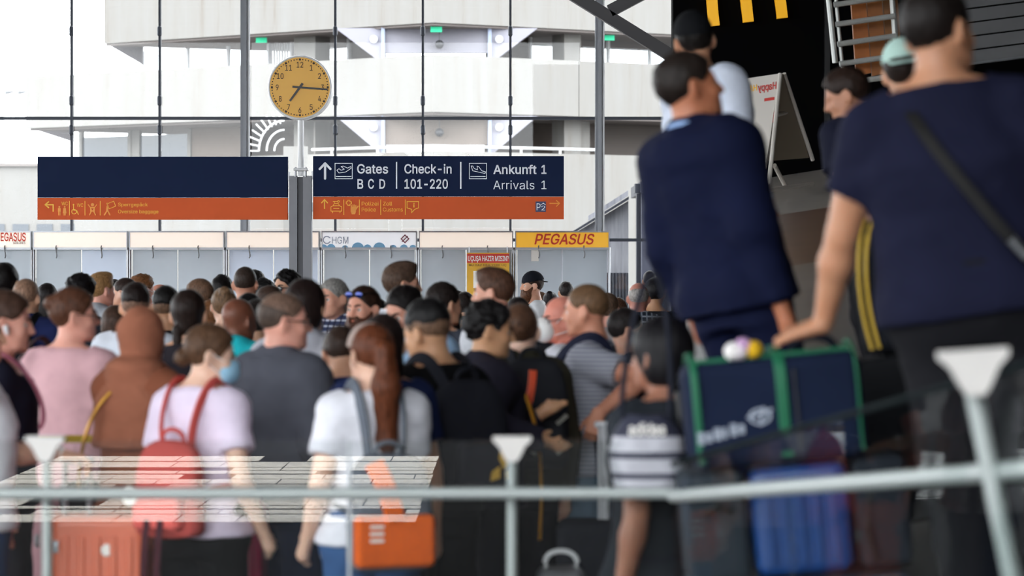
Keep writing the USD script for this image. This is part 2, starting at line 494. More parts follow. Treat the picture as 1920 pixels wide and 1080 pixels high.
def hair_field(style, step, seed):
    """hair in the head's own frame"""
    low, back = -.14, -.15
    if style in ('long', 'lowtail', 'braid'):
        low = -.42
    if style == 'ponytail':
        low = -.46
        back = -.24
    ax = (axis(-.135, .135, step), axis(back - .03, .13, step), axis(low, .19, step))
    g = Field(*ax)
    c, r = CRAN
    X, Y, Z = g.A[0][:, None, None], g.A[1][None, :, None], g.A[2][None, None, :]

    def ell(t, dc=(0, 0, 0), k=.02):
        g.ell(c + np.array(dc), r + np.array(t), None, k)

    def face_cut(hl=.078, hz=.075, ty=.025, tz=-.02):
        d = np.array([ty - hl, tz - hz])
        n = np.array([-d[1], d[0]]) / np.linalg.norm(d)
        return (Y - hl) * n[0] + (Z - hz) * n[1]

    def nape(y0=.02, z0=0.0, y1=-.085, z1=-.075):
        d = np.array([y1 - y0, z1 - z0])
        n = np.array([-d[1], d[0]]) / np.linalg.norm(d)
        return (Y - y0) * n[0] + (Z - z0) * n[1]

    def ears(q, rad=.036):
        for sx in (-1, 1):
            q = np.maximum(q, rad - np.sqrt((X - sx * .095) ** 2 + (Y - .0) ** 2 + (Z + .012) ** 2))
        return q
    amp, fr = .002, (60, 60, 14)
    if style in ('short', 'quiff', 'curly', 'messy', 'flat'):
        t = {'short': .013, 'quiff': .014, 'curly': .02, 'messy': .018, 'flat': .008}[style]
        ell((.007 if style != 'curly' else .014, t, t))
        if style == 'quiff':
            g.ell((0, .035, .105), (.055, .052, .026), None, .03)
        g.f = np.maximum(np.maximum(g.f, face_cut(.082, .07)), nape())
        g.f = ears(g.f)
        amp, fr = {'curly': (.017, (38, 38, 38)), 'messy': (.006, (40, 40, 25)), 'quiff': (.004, (50, 50, 25))}.get(style, (.0045, (44, 44, 24)))
    elif style in ('fade', 'undercut'):
        ell((.0045, .006, .004), (0, -.004, .022))
        g.f = np.maximum(np.maximum(g.f, face_cut(.086, .066)), (.012 - Z) + .35 * np.maximum(-Y - .06, 0))
        amp, fr = .004, (50, 50, 30)
    elif style == 'buzz':
        ell((.0035, .0035, .0045))
        g.f = np.maximum(np.maximum(g.f, face_cut(.078, .072)), nape())
        g.f = ears(g.f)
        amp = 0
    elif style == 'ring':          # hair only round the sides and back
        ell((.005, .006, .004))
        g.f = np.maximum(np.maximum(g.f, face_cut(.02, .08, .01, -.02)), nape())
        g.f = np.maximum(ears(g.f), (Z - .052) * .9 + (Y + .03) * .35)
        amp = .001
    elif style == 'bob':
        ell((.016, .017, .018))
        g.ell((0, -.03, -.035), (.088, .082, .085), None, .03)
        g.f = np.maximum(g.f, np.maximum(face_cut(.082, .066, .02, -.1), -.098 - Z))
        amp, fr = .004, (60, 60, 6)
    elif style in ('long', 'braid', 'lowtail'):
        ell((.012, .014, .014))
        if style == 'long':
            g.ell((0, -.045, -.08), (.088, .06, .12), None, .03)
            g.cone((0, -.065, -.1), (0, -.07, -.34), .065, .045, .03, squash=(1.25, .6, 1))
        else:
            g.ell((0, -.045, -.05), (.06, .055, .06), None, .03)
            sx = .045 if style == 'braid' else 0
            for i in range(7):
                z = -.08 - .045 * i
                g.ell((-sx, -.085 - .002 * i, z), (.026 - .001 * i, .022, .032), None, .012)
        cutp = face_cut(.082, .066, .02, -.12)
        g.f = np.maximum(g.f, np.where(Z < -.12, -1.0, cutp))
        if style != 'long':
            g.f = np.where(Z > -.09, np.maximum(g.f, np.minimum(nape(.02, -.01, -.07, -.085), (Y + .075))), g.f)
        amp, fr = .005, (60, 60, 5)
    elif style == 'ponytail':
        ell((.008, .010, .010))
        g.f = np.maximum(np.maximum(g.f, face_cut(.082, .07)), nape(.02, 0, -.08, -.07))
        g.f = ears(g.f, .03)
        g.cone((0, -.10, .045), (0, -.135, .02), .024, .032, .02)
        g.cone((0, -.135, .02), (.0, -.15, -.12), .036, .055, .03)
        g.cone((0, -.15, -.12), (.01, -.125, -.33), .055, .040, .03)
        g.cone((0.01, -.125, -.33), (.02, -.12, -.42), .040, .012, .03)
        amp, fr = .007, (70, 70, 5)
    elif style in ('bun', 'lowbun', 'topbun'):
        ell((.011, .013, .013))
        g.f = np.maximum(np.maximum(g.f, face_cut(.080, .072)), nape(.03, -.01, -.08, -.078))
        g.f = ears(g.f, .032)
        q = {'bun': (0, -.105, .055), 'lowbun': (0, -.112, -.03), 'topbun': (0, -.085, .10)}[style]
        g.ell(q, (.040, .034, .036), None, .01)
        amp, fr = .006, (50, 50, 22)
    v, f = g.surface()
    v = relax(v, f, 1)
    if amp:
        v = wrinkle(v, f, amp, fr, seed)
    return v, f


def arm_joints(S, target, u, pole, side):
    """shoulder, elbow, wrist for a hand that should reach target"""
    L1, L2 = .295 * u, .262 * u
    d = target - S
    D = np.linalg.norm(d)
    if D > (L1 + L2) * .995:
        d = d / D * (L1 + L2) * .995
        D = (L1 + L2) * .995
    a = (L1 * L1 - L2 * L2 + D * D) / (2 * D)
    hgt = math.sqrt(max(L1 * L1 - a * a, 0))
    n = d / D
    p = pole - n * (pole @ n)
    p /= np.linalg.norm(p)
    return S + n * a + p * hgt, S + d


PRESET = {'down': (.075, .03, -.54), 'slack': (.10, .09, -.50), 'front': (-.05, .30, -.24), 'phone': (-.10, .27, -.16), 'belly': (-.16, .21, -.28),
          'hip': (.09, -.06, -.52), 'fold': (-.22, .2, -.2), 'chin': (-.13, .24, .05)}


def hand_field(g, W, d, n, side, u, fine, curl):
    """palm, four fingers and a thumb; d along the hand, n out of the palm"""
    d = d / np.linalg.norm(d)
    n = n - d * (n @ d)
    n /= np.linalg.norm(n)
    s = np.cross(d, n) * side          # towards the thumb
    if not fine:
        g.cone(W, W + d * .085 * u, .026 * u, .028 * u, .015, squash=None)
        g.cone(W + d * .085 * u, W + d * .135 * u + n * .03 * u, .024 * u, .016 * u, .015)
        g.cone(W + d * .03 * u + s * .02 * u, W + d * .085 * u + s * .045 * u + n * .01, .013 * u, .010 * u, .01)
        return
    for q in (-.026, -.009, .009, .026):
        g.cone(W + s * q * .55 * u, W + (d * .088 + s * q) * u, .019 * u, .0135 * u, .012)
    for q, L in ((-.030, .066), (-.0105, .078), (.0105, .084), (.031, .074)):
        a = W + (d * .090 + s * q) * u
        c1, c2 = math.radians(curl), math.radians(curl * 2.1)
        b = a + (d * math.cos(c1) + n * math.sin(c1)) * L * .55 * u
        e = b + (d * math.cos(c2) + n * math.sin(c2)) * L * .5 * u
        g.cone(a, b, .0092 * u, .0086 * u, .004)
        g.cone(b, e, .0086 * u, .0072 * u, .003)
    a = W + (d * .022 + s * .022) * u
    b = a + (d * .036 + s * .030 + n * .012) * u
    e = b + (d * .034 + s * .006 + n * .014) * u
    g.cone(a, b, .0145 * u, .0105 * u, .008)
    g.cone(b, e, .0105 * u, .0085 * u, .003)


def person(label, px, top, s, yaw=0, hy=0, hp=0, hr=0, fem=False, build=1.0, skin=(205, 160, 132), hair=('short', (50, 36, 28)),
           wear=('tee', (60, 60, 66)), legs=('trousers', (40, 44, 56)), shoe=(40, 40, 42), arms=('down', 'down'), fine=(), face=False, hoff=0.0,
           place=None, h=None, child=False, group='travellers queueing in the hall', fat=0.0, hands_out=(None, None), curl=24, quality=None, brows=(50, 38, 30)):
    """One standing traveller. px, top: where the crown of the head stands in the photograph, s: pixels per metre there. yaw 0 looks away from the camera,
    90 to the left, -90 to the right; hy turns the head on the neck. Returns a dict with its frame for bags and so on."""
    y = F / s
    if h is None:
        h = H + (500 - top) / s - .012
    u = h / 1.75
    near = s > 300 if quality is None else quality
    hs = (h / 1.75) ** .55 * (1.0 if not fem else .97) if not child else .94
    ST = (.0078 if s > 400 else .0092) if near else .0125
    CO = (.019 if s > 400 else .024) if near else .036
    # skeleton
    sw = (.143 if fem else .164) * u * (0.5 + .5 * build)
    zS, zN = 1.408 * u, 1.478 * u
    hipw = .092 * u
    T0 = np.array([0, .0, h - .118 * hs])
    piv = np.array([0, -.03 * hs, h - .24 * hs])
    R = rot(hy, hp, hr)
    T = piv + R @ (T0 + np.array([0, hoff, 0]) - piv)
    # frame
    if place is None:
        loc = np.array([(px - 960) / s, y, 0.0])
        c, si = math.cos(math.radians(yaw)), math.sin(math.radians(yaw))
        hd = T0 + np.array([0, hoff * .6, 0])
        loc = loc - np.array([c * hd[0] - si * hd[1], si * hd[0] + c * hd[1], 0])
        M = np.eye(4)
        M[:3, :3] = rot(yaw)
        M[:3, 3] = loc
    else:
        M = np.asarray(place, float)
    neck_base = np.array([0, -.035 * u, zN - .03 * u])
    S = {k: np.array([k * sw, -.02 * u, zS]) for k in (-1, 1)}
    J = {}
    for k, a in zip((-1, 1), arms):
        if isinstance(a, str):
            t = S[k] + np.array(PRESET[a]) * np.array([k, 1, 1]) * u
        else:
            t = M[:3, :3].T @ (np.array(a, float) - M[:3, 3])
        E, W = arm_joints(S[k], t, u, np.array([k * .35, -1, -.25]), k)
        J[k] = (S[k], E, W)
    b = build
    if fem:
        rows = [(.80, .155, .10, -.01), (.90, .178 * b, .118 * b, -.012), (1.0, .160 * b, .108 * b, 0), (1.10, .138 * b, .098 * b, .005), (1.22, .142 * b, .105 * b, .01), (1.31, .152 * b, .112 * b, .015), (1.40, .150, .088, -.005), (1.46, .10, .065, -.02)]
    else:
        rows = [(.80, .150, .10, -.01), (.92, .165 * b, .112 * b, -.01), (1.03, .155 * b, .108 * b, .0), (1.15, .156 * b, .110 * b, .005), (1.28, .172 * b, .118 * b, .0), (1.38, .170, .100, -.01), (1.46, .11, .07, -.025)]
    rows = [(z * u, rx * u, ry * u, cy * u) for z, rx, ry, cy in rows]
    hipz, kneez, ankz = .90 * u, .48 * u, .085 * u
    leg = {k: (np.array([k * hipw, 0, hipz]), np.array([k * (hipw + .012), .02, kneez]), np.array([k * (hipw + .02), -.02, ankz])) for k in (-1, 1)}
    x = thing('person', label, 'person', group=group, mat=M)
    # ---- skin: one continuous surface
    pts = np.array([q for k in (-1, 1) for q in J[k]] + [np.array([sw + .1, .19, 0]), np.array([-sw - .1, -.16, 0])])
    lo, hi = pts.min(0) - .15, pts.max(0) + .15
    hb = .155 * hs
    fx, fy, fz = [(T[0] - hb, T[0] + hb)], [(T[1] - hb, T[1] + hb)], [(T[2] - .15, h + .03)]
    for k in fine:
        W = J[k][2]
        fx.append((W[0] - .12, W[0] + .12))
        fy.append((W[1] - .14, W[1] + .16))
        fz.append((W[2] - .2, W[2] + .1))
    g = Field(axis(lo[0], hi[0], CO, fx, ST), axis(lo[1], hi[1], CO, fy, ST), axis(-.01, h + .03, CO * 1.2, fz, ST))
    g.loft(rows, 0.0, .02)
    for k in (-1, 1):
        Sx, E, W = J[k]
        g.cone((k * .03 * u, -.035 * u, zN + .004 * u), (k * (sw - .01), -.022 * u, zS + .004), .046 * u, .052 * u, .05)
        g.cone(Sx + np.array([0, 0, -.005]), E, .053 * u * b ** .5, .040 * u * b ** .4, .03)
        mid = E + (W - E) * .3
        g.cone(E, mid, .039 * u, .041 * u * b ** .4, .015)
        g.cone(mid, W, .041 * u * b ** .4, .026 * u, .02)
        hd_, hn = (W - E), np.array([-k * 1.0, .25, 0])
        if hands_out[0 if k < 0 else 1] is not None:
            hd_, hn = (np.array(q, float) for q in hands_out[0 if k < 0 else 1])
        hand_field(g, W, hd_, hn, k, u, k in fine, curl)
        a, kn, an = leg[k]
        g.cone(a, kn, .088 * u * b ** .5, .056 * u, .04)
        cf = kn + (an - kn) * .28 + np.array([0, -.02, 0])
        g.cone(kn, cf, .054 * u, .054 * u, .03)
        g.cone(cf, an, .054 * u, .036 * u, .03)
        g.cone(an + np.array([0, -.02, -.045 * u]), an + np.array([k * .012, .13 * u, -.055 * u]), .034 * u, .026 * u, .03)
    head_field(g, T, R, hs, neck_base, fem, hair[0] != 'hijab', fat)
    v, f = g.surface()
    if near:
        v = relax(v, f, 1)
    part('body', (v, f), skin_look(skin), x, smooth=True)
    # ---- hair
    if hair[0] not in ('bald', 'hijab', 'none'):
        hv, hf = hair_field(hair[0], (.007 if s > 400 else .009) if near else .0125, int(px) % 97)
        tr = lambda q: T + (q * hs) @ R.T
        part('hair', (tr(hv), hf), hair_look(hair[1]), x, smooth=True)
        if hair[0] in ('fade', 'undercut'):
            hv, hf = hair_field('buzz', .0065 if near else .011, 1)
            mix = tuple(int(.45 * p + .55 * q) for p, q in zip(hair[1], skin))
            part('faded_hair', (tr(hv), hf), hair_look(mix), x, smooth=True, label='close-shaved hair at the sides and nape')
    # ---- clothes
    wt, wc = wear[0], wear[1]
    wm = wc if isinstance(wc, UsdShade.Material) else cloth(wc)
    G = (.012 if s > 400 else .015) if near else .024
    gx = axis(min(lo[0], -.36), max(hi[0], .36), G)
    if wt not in ('none',):
        long_ = wt in ('hoodie', 'shirt', 'jacket', 'sweater', 'coat')
        grow = {'tee': .022, 'vest': .02, 'hoodie': .040, 'shirt': .032, 'jacket': .042, 'sweater': .030, 'coat': .030}[wt]
        hem = {'tee': .885, 'vest': .9, 'hoodie': .86, 'shirt': .82, 'jacket': .86, 'sweater': .88, 'coat': .55}[wt] * u
        zs = axis(hem - .04, zN + .12, G)
        g = Field(axis(lo[0] - .02, hi[0] + .02, G), axis(lo[1] - .02, hi[1] + .02, G), zs)
        chest = max(r[1] for r in rows if r[0] > 1.2 * u)
        cr = [(z, max(rx, chest * (.93 if wt != 'coat' else 1.0)) if z < 1.3 * u else rx, max(ry, .108 * u), cy) for z, rx, ry, cy in rows]
        if wt == 'coat':
            cr = [(hem - .03, .225 * u * b, .19 * u * b, 0), (.85 * u, .205 * u * b, .165 * u * b, 0)] + [r for r in cr if r[0] > .95 * u]
        cr = [(z, rx + .016, ry + .02, cy) if z < .98 * u else (z, rx, ry, cy) for z, rx, ry, cy in cr]
        cr[-1] = (1.475 * u, .085 * u, .07 * u, -.03 * u)
        g.loft(cr, grow, .02)
        fr = 1.0 if long_ else .62
        for k in (-1, 1):
            if wt == 'vest':
                continue
            Sx, E, W = J[k]
            g.cone((k * .03 * u, -.035 * u, zN), (k * (sw - .01), -.022 * u, zS), .048 * u + grow * .5, .054 * u + grow * .7, .05)
            ee = E if long_ else Sx + (E - Sx) * (fr + .2)
            da = (E - Sx) / np.linalg.norm(E - Sx)
            cl = [] if long_ else [(Sx + (E - Sx) * fr, da)]
            g.cone(Sx + np.array([0, 0, -.004]), ee, .056 * u + grow, (.044 if long_ else .052) * u + grow * (1 if not long_ else .8), .045, clip=cl)
            if long_:
                df = (W - E) / np.linalg.norm(W - E)
                g.cone(E, W + df * .04, .042 * u + grow * .7, .03 * u + grow * .5, .025, clip=[(W - df * .0, df)])
        if wt in ('hoodie',):
            g.cone((-.06 * u, -.085 * u, zN - .0 * u), (.06 * u, -.085 * u, zN - .0 * u), .052 * u, .052 * u, .04, squash=(1, .9, 1.15))
            for k in (-1, 1):
                g.cone((k * .062 * u, -.07 * u, zN + .01 * u), (k * .05 * u, .06 * u, zN - .05 * u), .034 * u, .02 * u, .03)
        if wt in ('shirt', 'jacket'):
            a = np.linspace(0, 2 * np.pi, 13)
            ring = np.stack([.072 * u * np.sin(a), -.03 * u - .068 * u * np.cos(a), zN + .008 * u - .03 * u * (1 - np.cos(a)) / 2], 1)
            for p, q in zip(ring[:-1], ring[1:]):
                g.cone(p, q, .017 * u, .017 * u, .012)
        g.cut((0, 0, hem), (0, 0, -1))
        if wt not in ('hoodie', 'shirt', 'jacket'):
            xx, yy, zz = g.A[0][:, None, None], g.A[1][None, :, None], g.A[2][None, None, :]
            g.f = np.maximum(g.f, np.minimum((yy + .06 * u) * .45 + (zz - zN - .005 * u) * .89, .125 * u - np.abs(xx)))
        v, f = g.surface()
        v = relax(v, f, 1)
        if near:
            v = wrinkle(v, f, .011 if long_ else .008, (5.0, 5.0, 9.0), int(px))
            v = wrinkle(v, f, .005, (13, 13, 20), int(px) + 5)
        part({'tee': 'shirt', 'vest': 'vest', 'hoodie': 'hooded_top', 'shirt': 'shirt', 'jacket': 'jacket', 'sweater': 'sweater', 'coat': 'long_coat'}[wt], (v, f), wm, x, smooth=True)
    lt, lc = legs[0], legs[1]
    lm = lc if isinstance(lc, UsdShade.Material) else cloth(lc)
    LG = (.016 if s > 400 else .02) if near else .03
    g = Field(axis(-.30 * u, .30 * u, LG), axis(-.22 * u, .22 * u, LG), axis(.04, 1.06 * u, LG))
    if lt == 'skirt':
        g.loft([(.42 * u, .215 * u, .17 * u, 0), (.8 * u, .19 * u, .14 * u, 0), (.95 * u, .175 * u * b, .12 * u * b, 0), (1.04 * u, .158 * u * b, .115 * u * b, 0)], .012, .02)
    else:
        g.loft([r for r in rows if r[0] < 1.2 * u], .019, .02)
        cutz = {'trousers': .065, 'jeans': .065, 'shorts': .50}[lt] * u
        for k in (-1, 1):
            a, kn, an = leg[k]
            lo_ = (.026 if lt != 'shorts' else .035) + .05 * max(0, b - 1.05)
            g.cone(a, kn, .092 * u * b ** .5 + .01, .06 * u + lo_, .04)
            g.cone(kn, an, .06 * u + lo_, .045 * u + lo_, .03)
        g.cut((0, 0, cutz), (0, 0, -1))
        g.cut((0, 0, 1.03 * u), (0, 0, 1))
    v, f = g.surface()
    v = relax(v, f, 1)
    if near:
        v = wrinkle(v, f, .007, (9, 9, 16), int(px) + 3)
    part({'trousers': 'trousers', 'jeans': 'jeans', 'shorts': 'shorts', 'skirt': 'skirt'}[lt], (v, f), lm, x, smooth=True)
    for k in (-1, 1):
        an = leg[k][2]
        sh = blob([(an[0], an[1] - .035 * u, .045, .045 * u), (an[0] + k * .008, an[1] + .08 * u, .04, .047 * u), (an[0] + k * .012, an[1] + .16 * u, .032, .036 * u), (an[0], an[1], .085 * u, .045 * u)])
        sh.vertices[:, 2] = np.maximum(sh.vertices[:, 2], 0.0)
        part('shoe', sh, plain('shoe_%d_%d_%d' % shoe, srgb(shoe), .5), x, smooth=40)
    # ---- eyes, brows and lips where the face is seen
    hd = lambda q: T + R @ (np.asarray(q, float) * hs)
    if face:
        EW, EI, LP = plain('eye_white', srgb(196, 188, 182), .3), plain('iris', srgb(45, 34, 28), .2), plain('lips_%d' % skin[0], srgb(int(skin[0] * .82), int(skin[1] * .66), int(skin[2] * .64)), .45)
        for k in (-1, 1):
            e = trimesh.creation.icosphere(2, .0125 * hs)
            e.apply_translation(hd((k * .032, .0735, -.007)))
            eye = part('eye', e, EW, x, smooth=True)
            i = trimesh.creation.icosphere(2, .0072 * hs)
            i.apply_translation(hd((k * .032, .0805, -.0065)))
            part('iris', i, EI, eye, smooth=True)
            bw = tube([hd((k * a_, b_, c_)) for a_, b_, c_ in ((.012, .0945, .012), (.026, .091, .019), (.040, .080, .019), (.05, .068, .012))], np.array([.0045, .005, .004, .002]) * hs, 8)
            part('eyebrow', bw, hair_look(brows), x, smooth=True)
        lp = tube([hd(q) for q in ((-.022, .0835, -.0655), (-.01, .0915, -.0625), (0, .0925, -.0635), (.01, .0915, -.0625), (.022, .0835, -.0655))], np.array([.002, .0045, .0042, .0045, .002]) * hs, 8)
        ll = tube([hd(q) for q in ((-.02, .083, -.068), (-.009, .0915, -.0715), (.009, .0915, -.0715), (.02, .083, -.068))], np.array([.002, .005, .005, .002]) * hs, 8)
        part('lips', cat(lp, ll), LP, x, smooth=True)
    return dict(prim=x, M=M, u=u, h=h, T=T, R=R, hs=hs, hd=hd, J=J, S=S, sw=sw, zN=zN, zS=zS, rows=rows, near=near, b=b)


def glasses(p, col=(40, 38, 38), lens=None, up=0.0, fw=0.0):
    hd, hs = p['hd'], p['hs']
    m = []
    for k in (-1, 1):
        a = np.linspace(0, 2 * np.pi, 17)
        m.append(tube([hd((k * .033 + .024 * np.cos(t), .104 + fw - .010 * abs(k * .033 + .024 * np.cos(t)) / .06, -.008 + up + .017 * np.sin(t))) for t in a], .0027 * hs, 6))
        m.append(tube([hd((k * .057, .094 + fw, -.002 + up)), hd((k * .078, .06 + fw, .0 + up)), hd((k * .084, -.01, .004 + up))], .0027 * hs, 6))
    m.append(tube([hd((-.01, .104 + fw, -.004 + up)), hd((0, .106 + fw, -.001 + up)), hd((.01, .104 + fw, -.004 + up))], .0027 * hs, 6))
    gl = part('glasses', cat(*m), plain('spectacle_frame_%d' % col[0], srgb(col), .35), p['prim'], smooth=True)
    if lens is not None:
        ls = []
        for k in (-1, 1):
            e = trimesh.creation.icosphere(2, 1.0)
            e.apply_scale(np.array([.025, .003, .018]) * hs)
            e.apply_transform(np.block([[p['R'], np.zeros((3, 1))], [np.zeros((1, 3)), np.eye(1)]]))
            e.apply_translation(hd((k * .033, .102 + fw, -.008 + up)))
            ls.append(e)
        part('lens', cat(*ls), lens, gl, smooth=True)


def beard(p, col, size=1.0):
    g = Field(axis(-.1, .1, .007), axis(-.06, .14, .007), axis(-.21, .02, .007))
    g.ell((0, .045, -.080), (.056 * size ** .3, .062, .060 * size), None, .02)
    for k in (-1, 1):
        g.cone((k * .066, .015, -.025), (k * .048, .055, -.085), .013, .026, .03)
    g.cone((-.024, .088, -.052), (.024, .088, -.052), .008, .008, .01)
    if size > 1.05:
        g.ell((0, .06, -.125), (.045, .045, .05 * size), None, .03)
    g.ell((0, .112, -.066), (.020, .03, .007), None, .004, 's')
    g.cone((0, .11, -.035), (0, .12, -.0), .016, .03, .01, 's')
    v, f = g.surface()
    v = wrinkle(relax(v, f, 1), f, .005, (60, 60, 25), 3)
    part('beard', (p['T'] + (v * p['hs']) @ p['R'].T, f), hair_look(col), p['prim'], smooth=True)


def face_mask(p, col, cup=False, label=None):
    hd, hs = p['hd'], p['hs']
    g = Field(axis(-.1, .1, .006), axis(-.05, .19, .006), axis(-.14, .04, .006))
    if cup:
        g.ell((0, .098, -.052), (.064, .062, .066), None, .01)
        g.ell((0, .125, -.05), (.03, .045, .035), None, .03)
    else:
        g.ell((0, .052, -.058), (.066, .072, .062), None, .01)
        g.cone((0, .10, -.03), (0, .107, -.07), .02, .016, .03)
    g.cut((0, .015, 0), (-.0, -.8, .3))
    g.cut((0, 0, -.002), (0, -.15, 1))
    v, f = g.surface()
    v = relax(v, f, 1)
    m = part('face_mask', (p['T'] + (v * hs) @ p['R'].T, f), plain('mask_%d' % col[0], srgb(col), .75, bump=.2, bscale=90), p['prim'], smooth=True, label=label)
    st = []
    for k in (-1, 1):
        for z in ((-.02, .008), (-.085, -.035)) if not cup else ((-.03, .05), (-.08, -.06)):
            st.append(tube([hd((k * .056, .065, z[0])), hd((k * .076, .025, (z[0] + z[1]) / 2)), hd((k * .086, -.012, z[1]))], .0022 * hs, 6))
    part('ear_loop', cat(*st), plain('elastic', srgb(232, 230, 228), .7), m, smooth=True)


def cap(p, col, back=False):
    s = -1 if back else 1
    g = Field(axis(-.13, .13, .007), axis(-.2, .2, .007), axis(-.06, .16, .007))
    g.ell(CRAN[0] + np.array([0, 0, .004]), CRAN[1] + np.array([.012, .014, .018]), None, .01)
    g.cut((0, 0, .035), (0, 0.18 * s, -1))
    for k in np.linspace(-1, 1, 7):
        g.cone((k * .058, s * .07, .045), (k * .042, s * (.16 - .02 * abs(k)), .030), .006, .005, .012)
    v, f = g.surface()
    part('cap', (p['T'] + (relax(v, f, 1) * p['hs']) @ p['R'].T, f), cloth(col), p['prim'], smooth=True)


def bag_frame(p, name, label, cat_, group=None):
    return thing(name, label, cat_, group=group, mat=p['M'])


def strap_over(p, side, w, t, mat_, parent, z_low=1.12, out=.02, name='strap', back=.16, z_top=1.34):
    """a backpack strap from the bag over the shoulder to the armpit"""
    u = p['u']
    x0 = side * .085 * u
    pts = spline([(x0 * .8, -(back) * u, z_top * u), (x0, -(.125 + out) * u, max(1.42, z_top + .06) * u), (x0 * 1.12, -.035 * u, (1.496 + out) * u), (x0 * 1.2, (.085 + out) * u, 1.42 * u), (x0 * 1.35, (.125 + out) * u, 1.28 * u),
                  (x0 * 1.9, .05 * u, (z_low + .02) * u), (x0 * 1.75, -.10 * u, z_low * u), (x0, -(back) * u, (z_low - .04) * u)], 40)
    n = np.stack([np.full(len(pts), side * .35), np.sign(pts[:, 1]) * 0 + (pts[:, 1] + .03), pts[:, 2] - 1.33 * u], 1)
    return part(name, tube(pts, .01, 10, flat=(w, t), up=n), mat_, parent, smooth=50)


def backpack(p, label, col, size=(.30, .16, .44), zc=1.17, back=.20, trim=None, pocket=True, straps=True, group=None, strapcol=None, strapw=.05):
    """a worn rucksack with its shell, front pocket, zip, grab handle and two straps"""
    u = p['u']
    b = bag_frame(p, 'backpack', label, 'backpack', group)
    m = cloth(col)
    yb = -(back) * u
    c = np.array([0, yb - size[1] / 2 + .02, zc * u])
    g = Field(axis(-size[0] * .7, size[0] * .7, .012), axis(c[1] - size[1] * .9, c[1] + size[1] * .8, .012), axis(c[2] - size[2] * .65, c[2] + size[2] * .65, .012))
    hx, hy_, hz = size[0] / 2, size[1] / 2, size[2] / 2
    g.loft([(c[2] - hz, hx * .86, hy_ * .85, c[1]), (c[2] - hz * .8, hx, hy_, c[1]), (c[2] + hz * .2, hx * .97, hy_ * .95, c[1]), (c[2] + hz * .7, hx * .86, hy_ * .78, c[1] + .012), (c[2] + hz * .95, hx * .6, hy_ * .45, c[1] + .02), (c[2] + hz, hx * .3, hy_ * .2, c[1] + .02)], 0, .02, 3.0)
    v, f = g.surface()
    v = wrinkle(relax(v, f, 2), f, .008, (8, 8, 11), 11)
    part('bag_body', (v, f), m, b, smooth=True)
    if pocket:
        pk = rbox((size[0] * .74, .07, size[2] * .42), .028, (0, c[1] - hy_ - .005, c[2] - hz * .42), 14)
        part('front_pocket', pk, cloth(tuple(min(255, int(q * 1.15) + 6) for q in col)), b)
        part('zip', tube([(-size[0] * .33, c[1] - hy_ - .036, c[2] - hz * .06), (0, c[1] - hy_ - .042, c[2] - hz * .04), (size[0] * .33, c[1] - hy_ - .036, c[2] - hz * .06)], .004, 6), BLACK if trim is None else trim, b)
    part('grab_handle', tube(spline([(-.045, c[1] + .03, c[2] + hz * .93), (-.03, c[1] + .02, c[2] + hz + .035), (.03, c[1] + .02, c[2] + hz + .035), (.045, c[1] + .03, c[2] + hz * .93)], 14), .009, 8), cloth(strapcol or col), b, smooth=True)
    if straps:
        for k in (-1, 1):
            strap_over(p, k, strapw * u, .014, cloth(strapcol or col), b, out=.028, back=back - .01, z_top=(c[2] + hz * .86) / u, z_low=min(1.12, zc))
    return b, c


# ------------------------------------------------------------------ the hall
def X(px, s):
    return (px - 960) / s


def Zp(py, s):
    return H + (500 - py) / s


def at(px, py, y):
    return np.array([(px - 960) / F * y, y, H - (py - 500) / F * y])


FLOOR = mat('polished_floor', {
    't': ('texture_coordinate', {}), 'n': ('noise_texture', {'scale': 1.3, 'detail': 8.0, 'roughness': .7}), 'r': ('rgb_ramp', {'ramp': [(.3, srgb(176, 170, 160)), (.7, srgb(208, 203, 194))]}),
    'n2': ('noise_texture', {'scale': 4.0, 'detail': 3.0}), 'rr': ('map_range', {'from_min': .3, 'from_max': .7, 'to_min': .05, 'to_max': .15}),
    'p': ('principled_bsdf', {'specular_ior_level': .7})},
    [('t.object', 'n.vector'), ('t.object', 'n2.vector'), ('n.fac', 'r.fac'), ('r.color', 'p.base_color'), ('n2.fac', 'rr.value'), ('rr.result', 'p.roughness')], 'p.BSDF')
DARKFLOOR = plain('dark_stone_floor', srgb(58, 56, 56), .55, var=.12, scale=3)
JOINT = plain('floor_joint', srgb(70, 68, 66), .6)
fl = thing('floor', None, None, kind='structure')
part('slab', bx((-30, -25, -.2), (30, 44.2, -.03)), DARKFLOOR, fl, smooth=False)
part('polished_field', bx((-12, 20.4, -.029), (12, 44.1, -.004)), FLOOR, fl, smooth=False)
part('dark_field', bx((-12, 3, -.029), (12, 20.4, -.004)), DARKFLOOR, fl, smooth=False)
part('black_field', bx((-30, -25, -.029), (30, 3, -.004)), plain('black_granite', srgb(12, 12, 13), .85, spec=.03), fl, smooth=False)
for k in range(22):
    y0 = 20.55 + k * 1.05
    part('tile_strip', bx((-11.9, y0, -.004), (11.9, y0 + 1.02, 0)), FLOOR, fl, smooth=False)
PALEST = plain('pale_forecourt_tile', srgb(228, 216, 196), .4, var=.14, scale=1.6)
rng = np.random.default_rng(7)
y0 = -10.55
while y0 < -3.5:                       # pale paving in the open air behind the balustrade's near side
    dy = float(rng.choice([.22, .35, .5, .7]))
    x0, k = -4.4, 0
    while x0 < -.75:
        dx = float(rng.choice([.45, .6, .8]))
        if rng.random() > .10:
            part('tile_strip', bx((x0, y0, -.004), (min(x0 + dx - .012, -.70), min(y0 + dy, -3.4), .002)), PALEST, fl, smooth=False)
        x0 += dx
    y0 += dy + float(rng.choice([.03, .06, .12]))
CEIL = plain('ceiling_panel', srgb(200, 201, 204), .7)
cl = thing('ceiling', None, None, kind='structure')
part('slab', bx((-30, -3, 9.2), (30, 44.2, 9.5)), CEIL, cl, smooth=False)
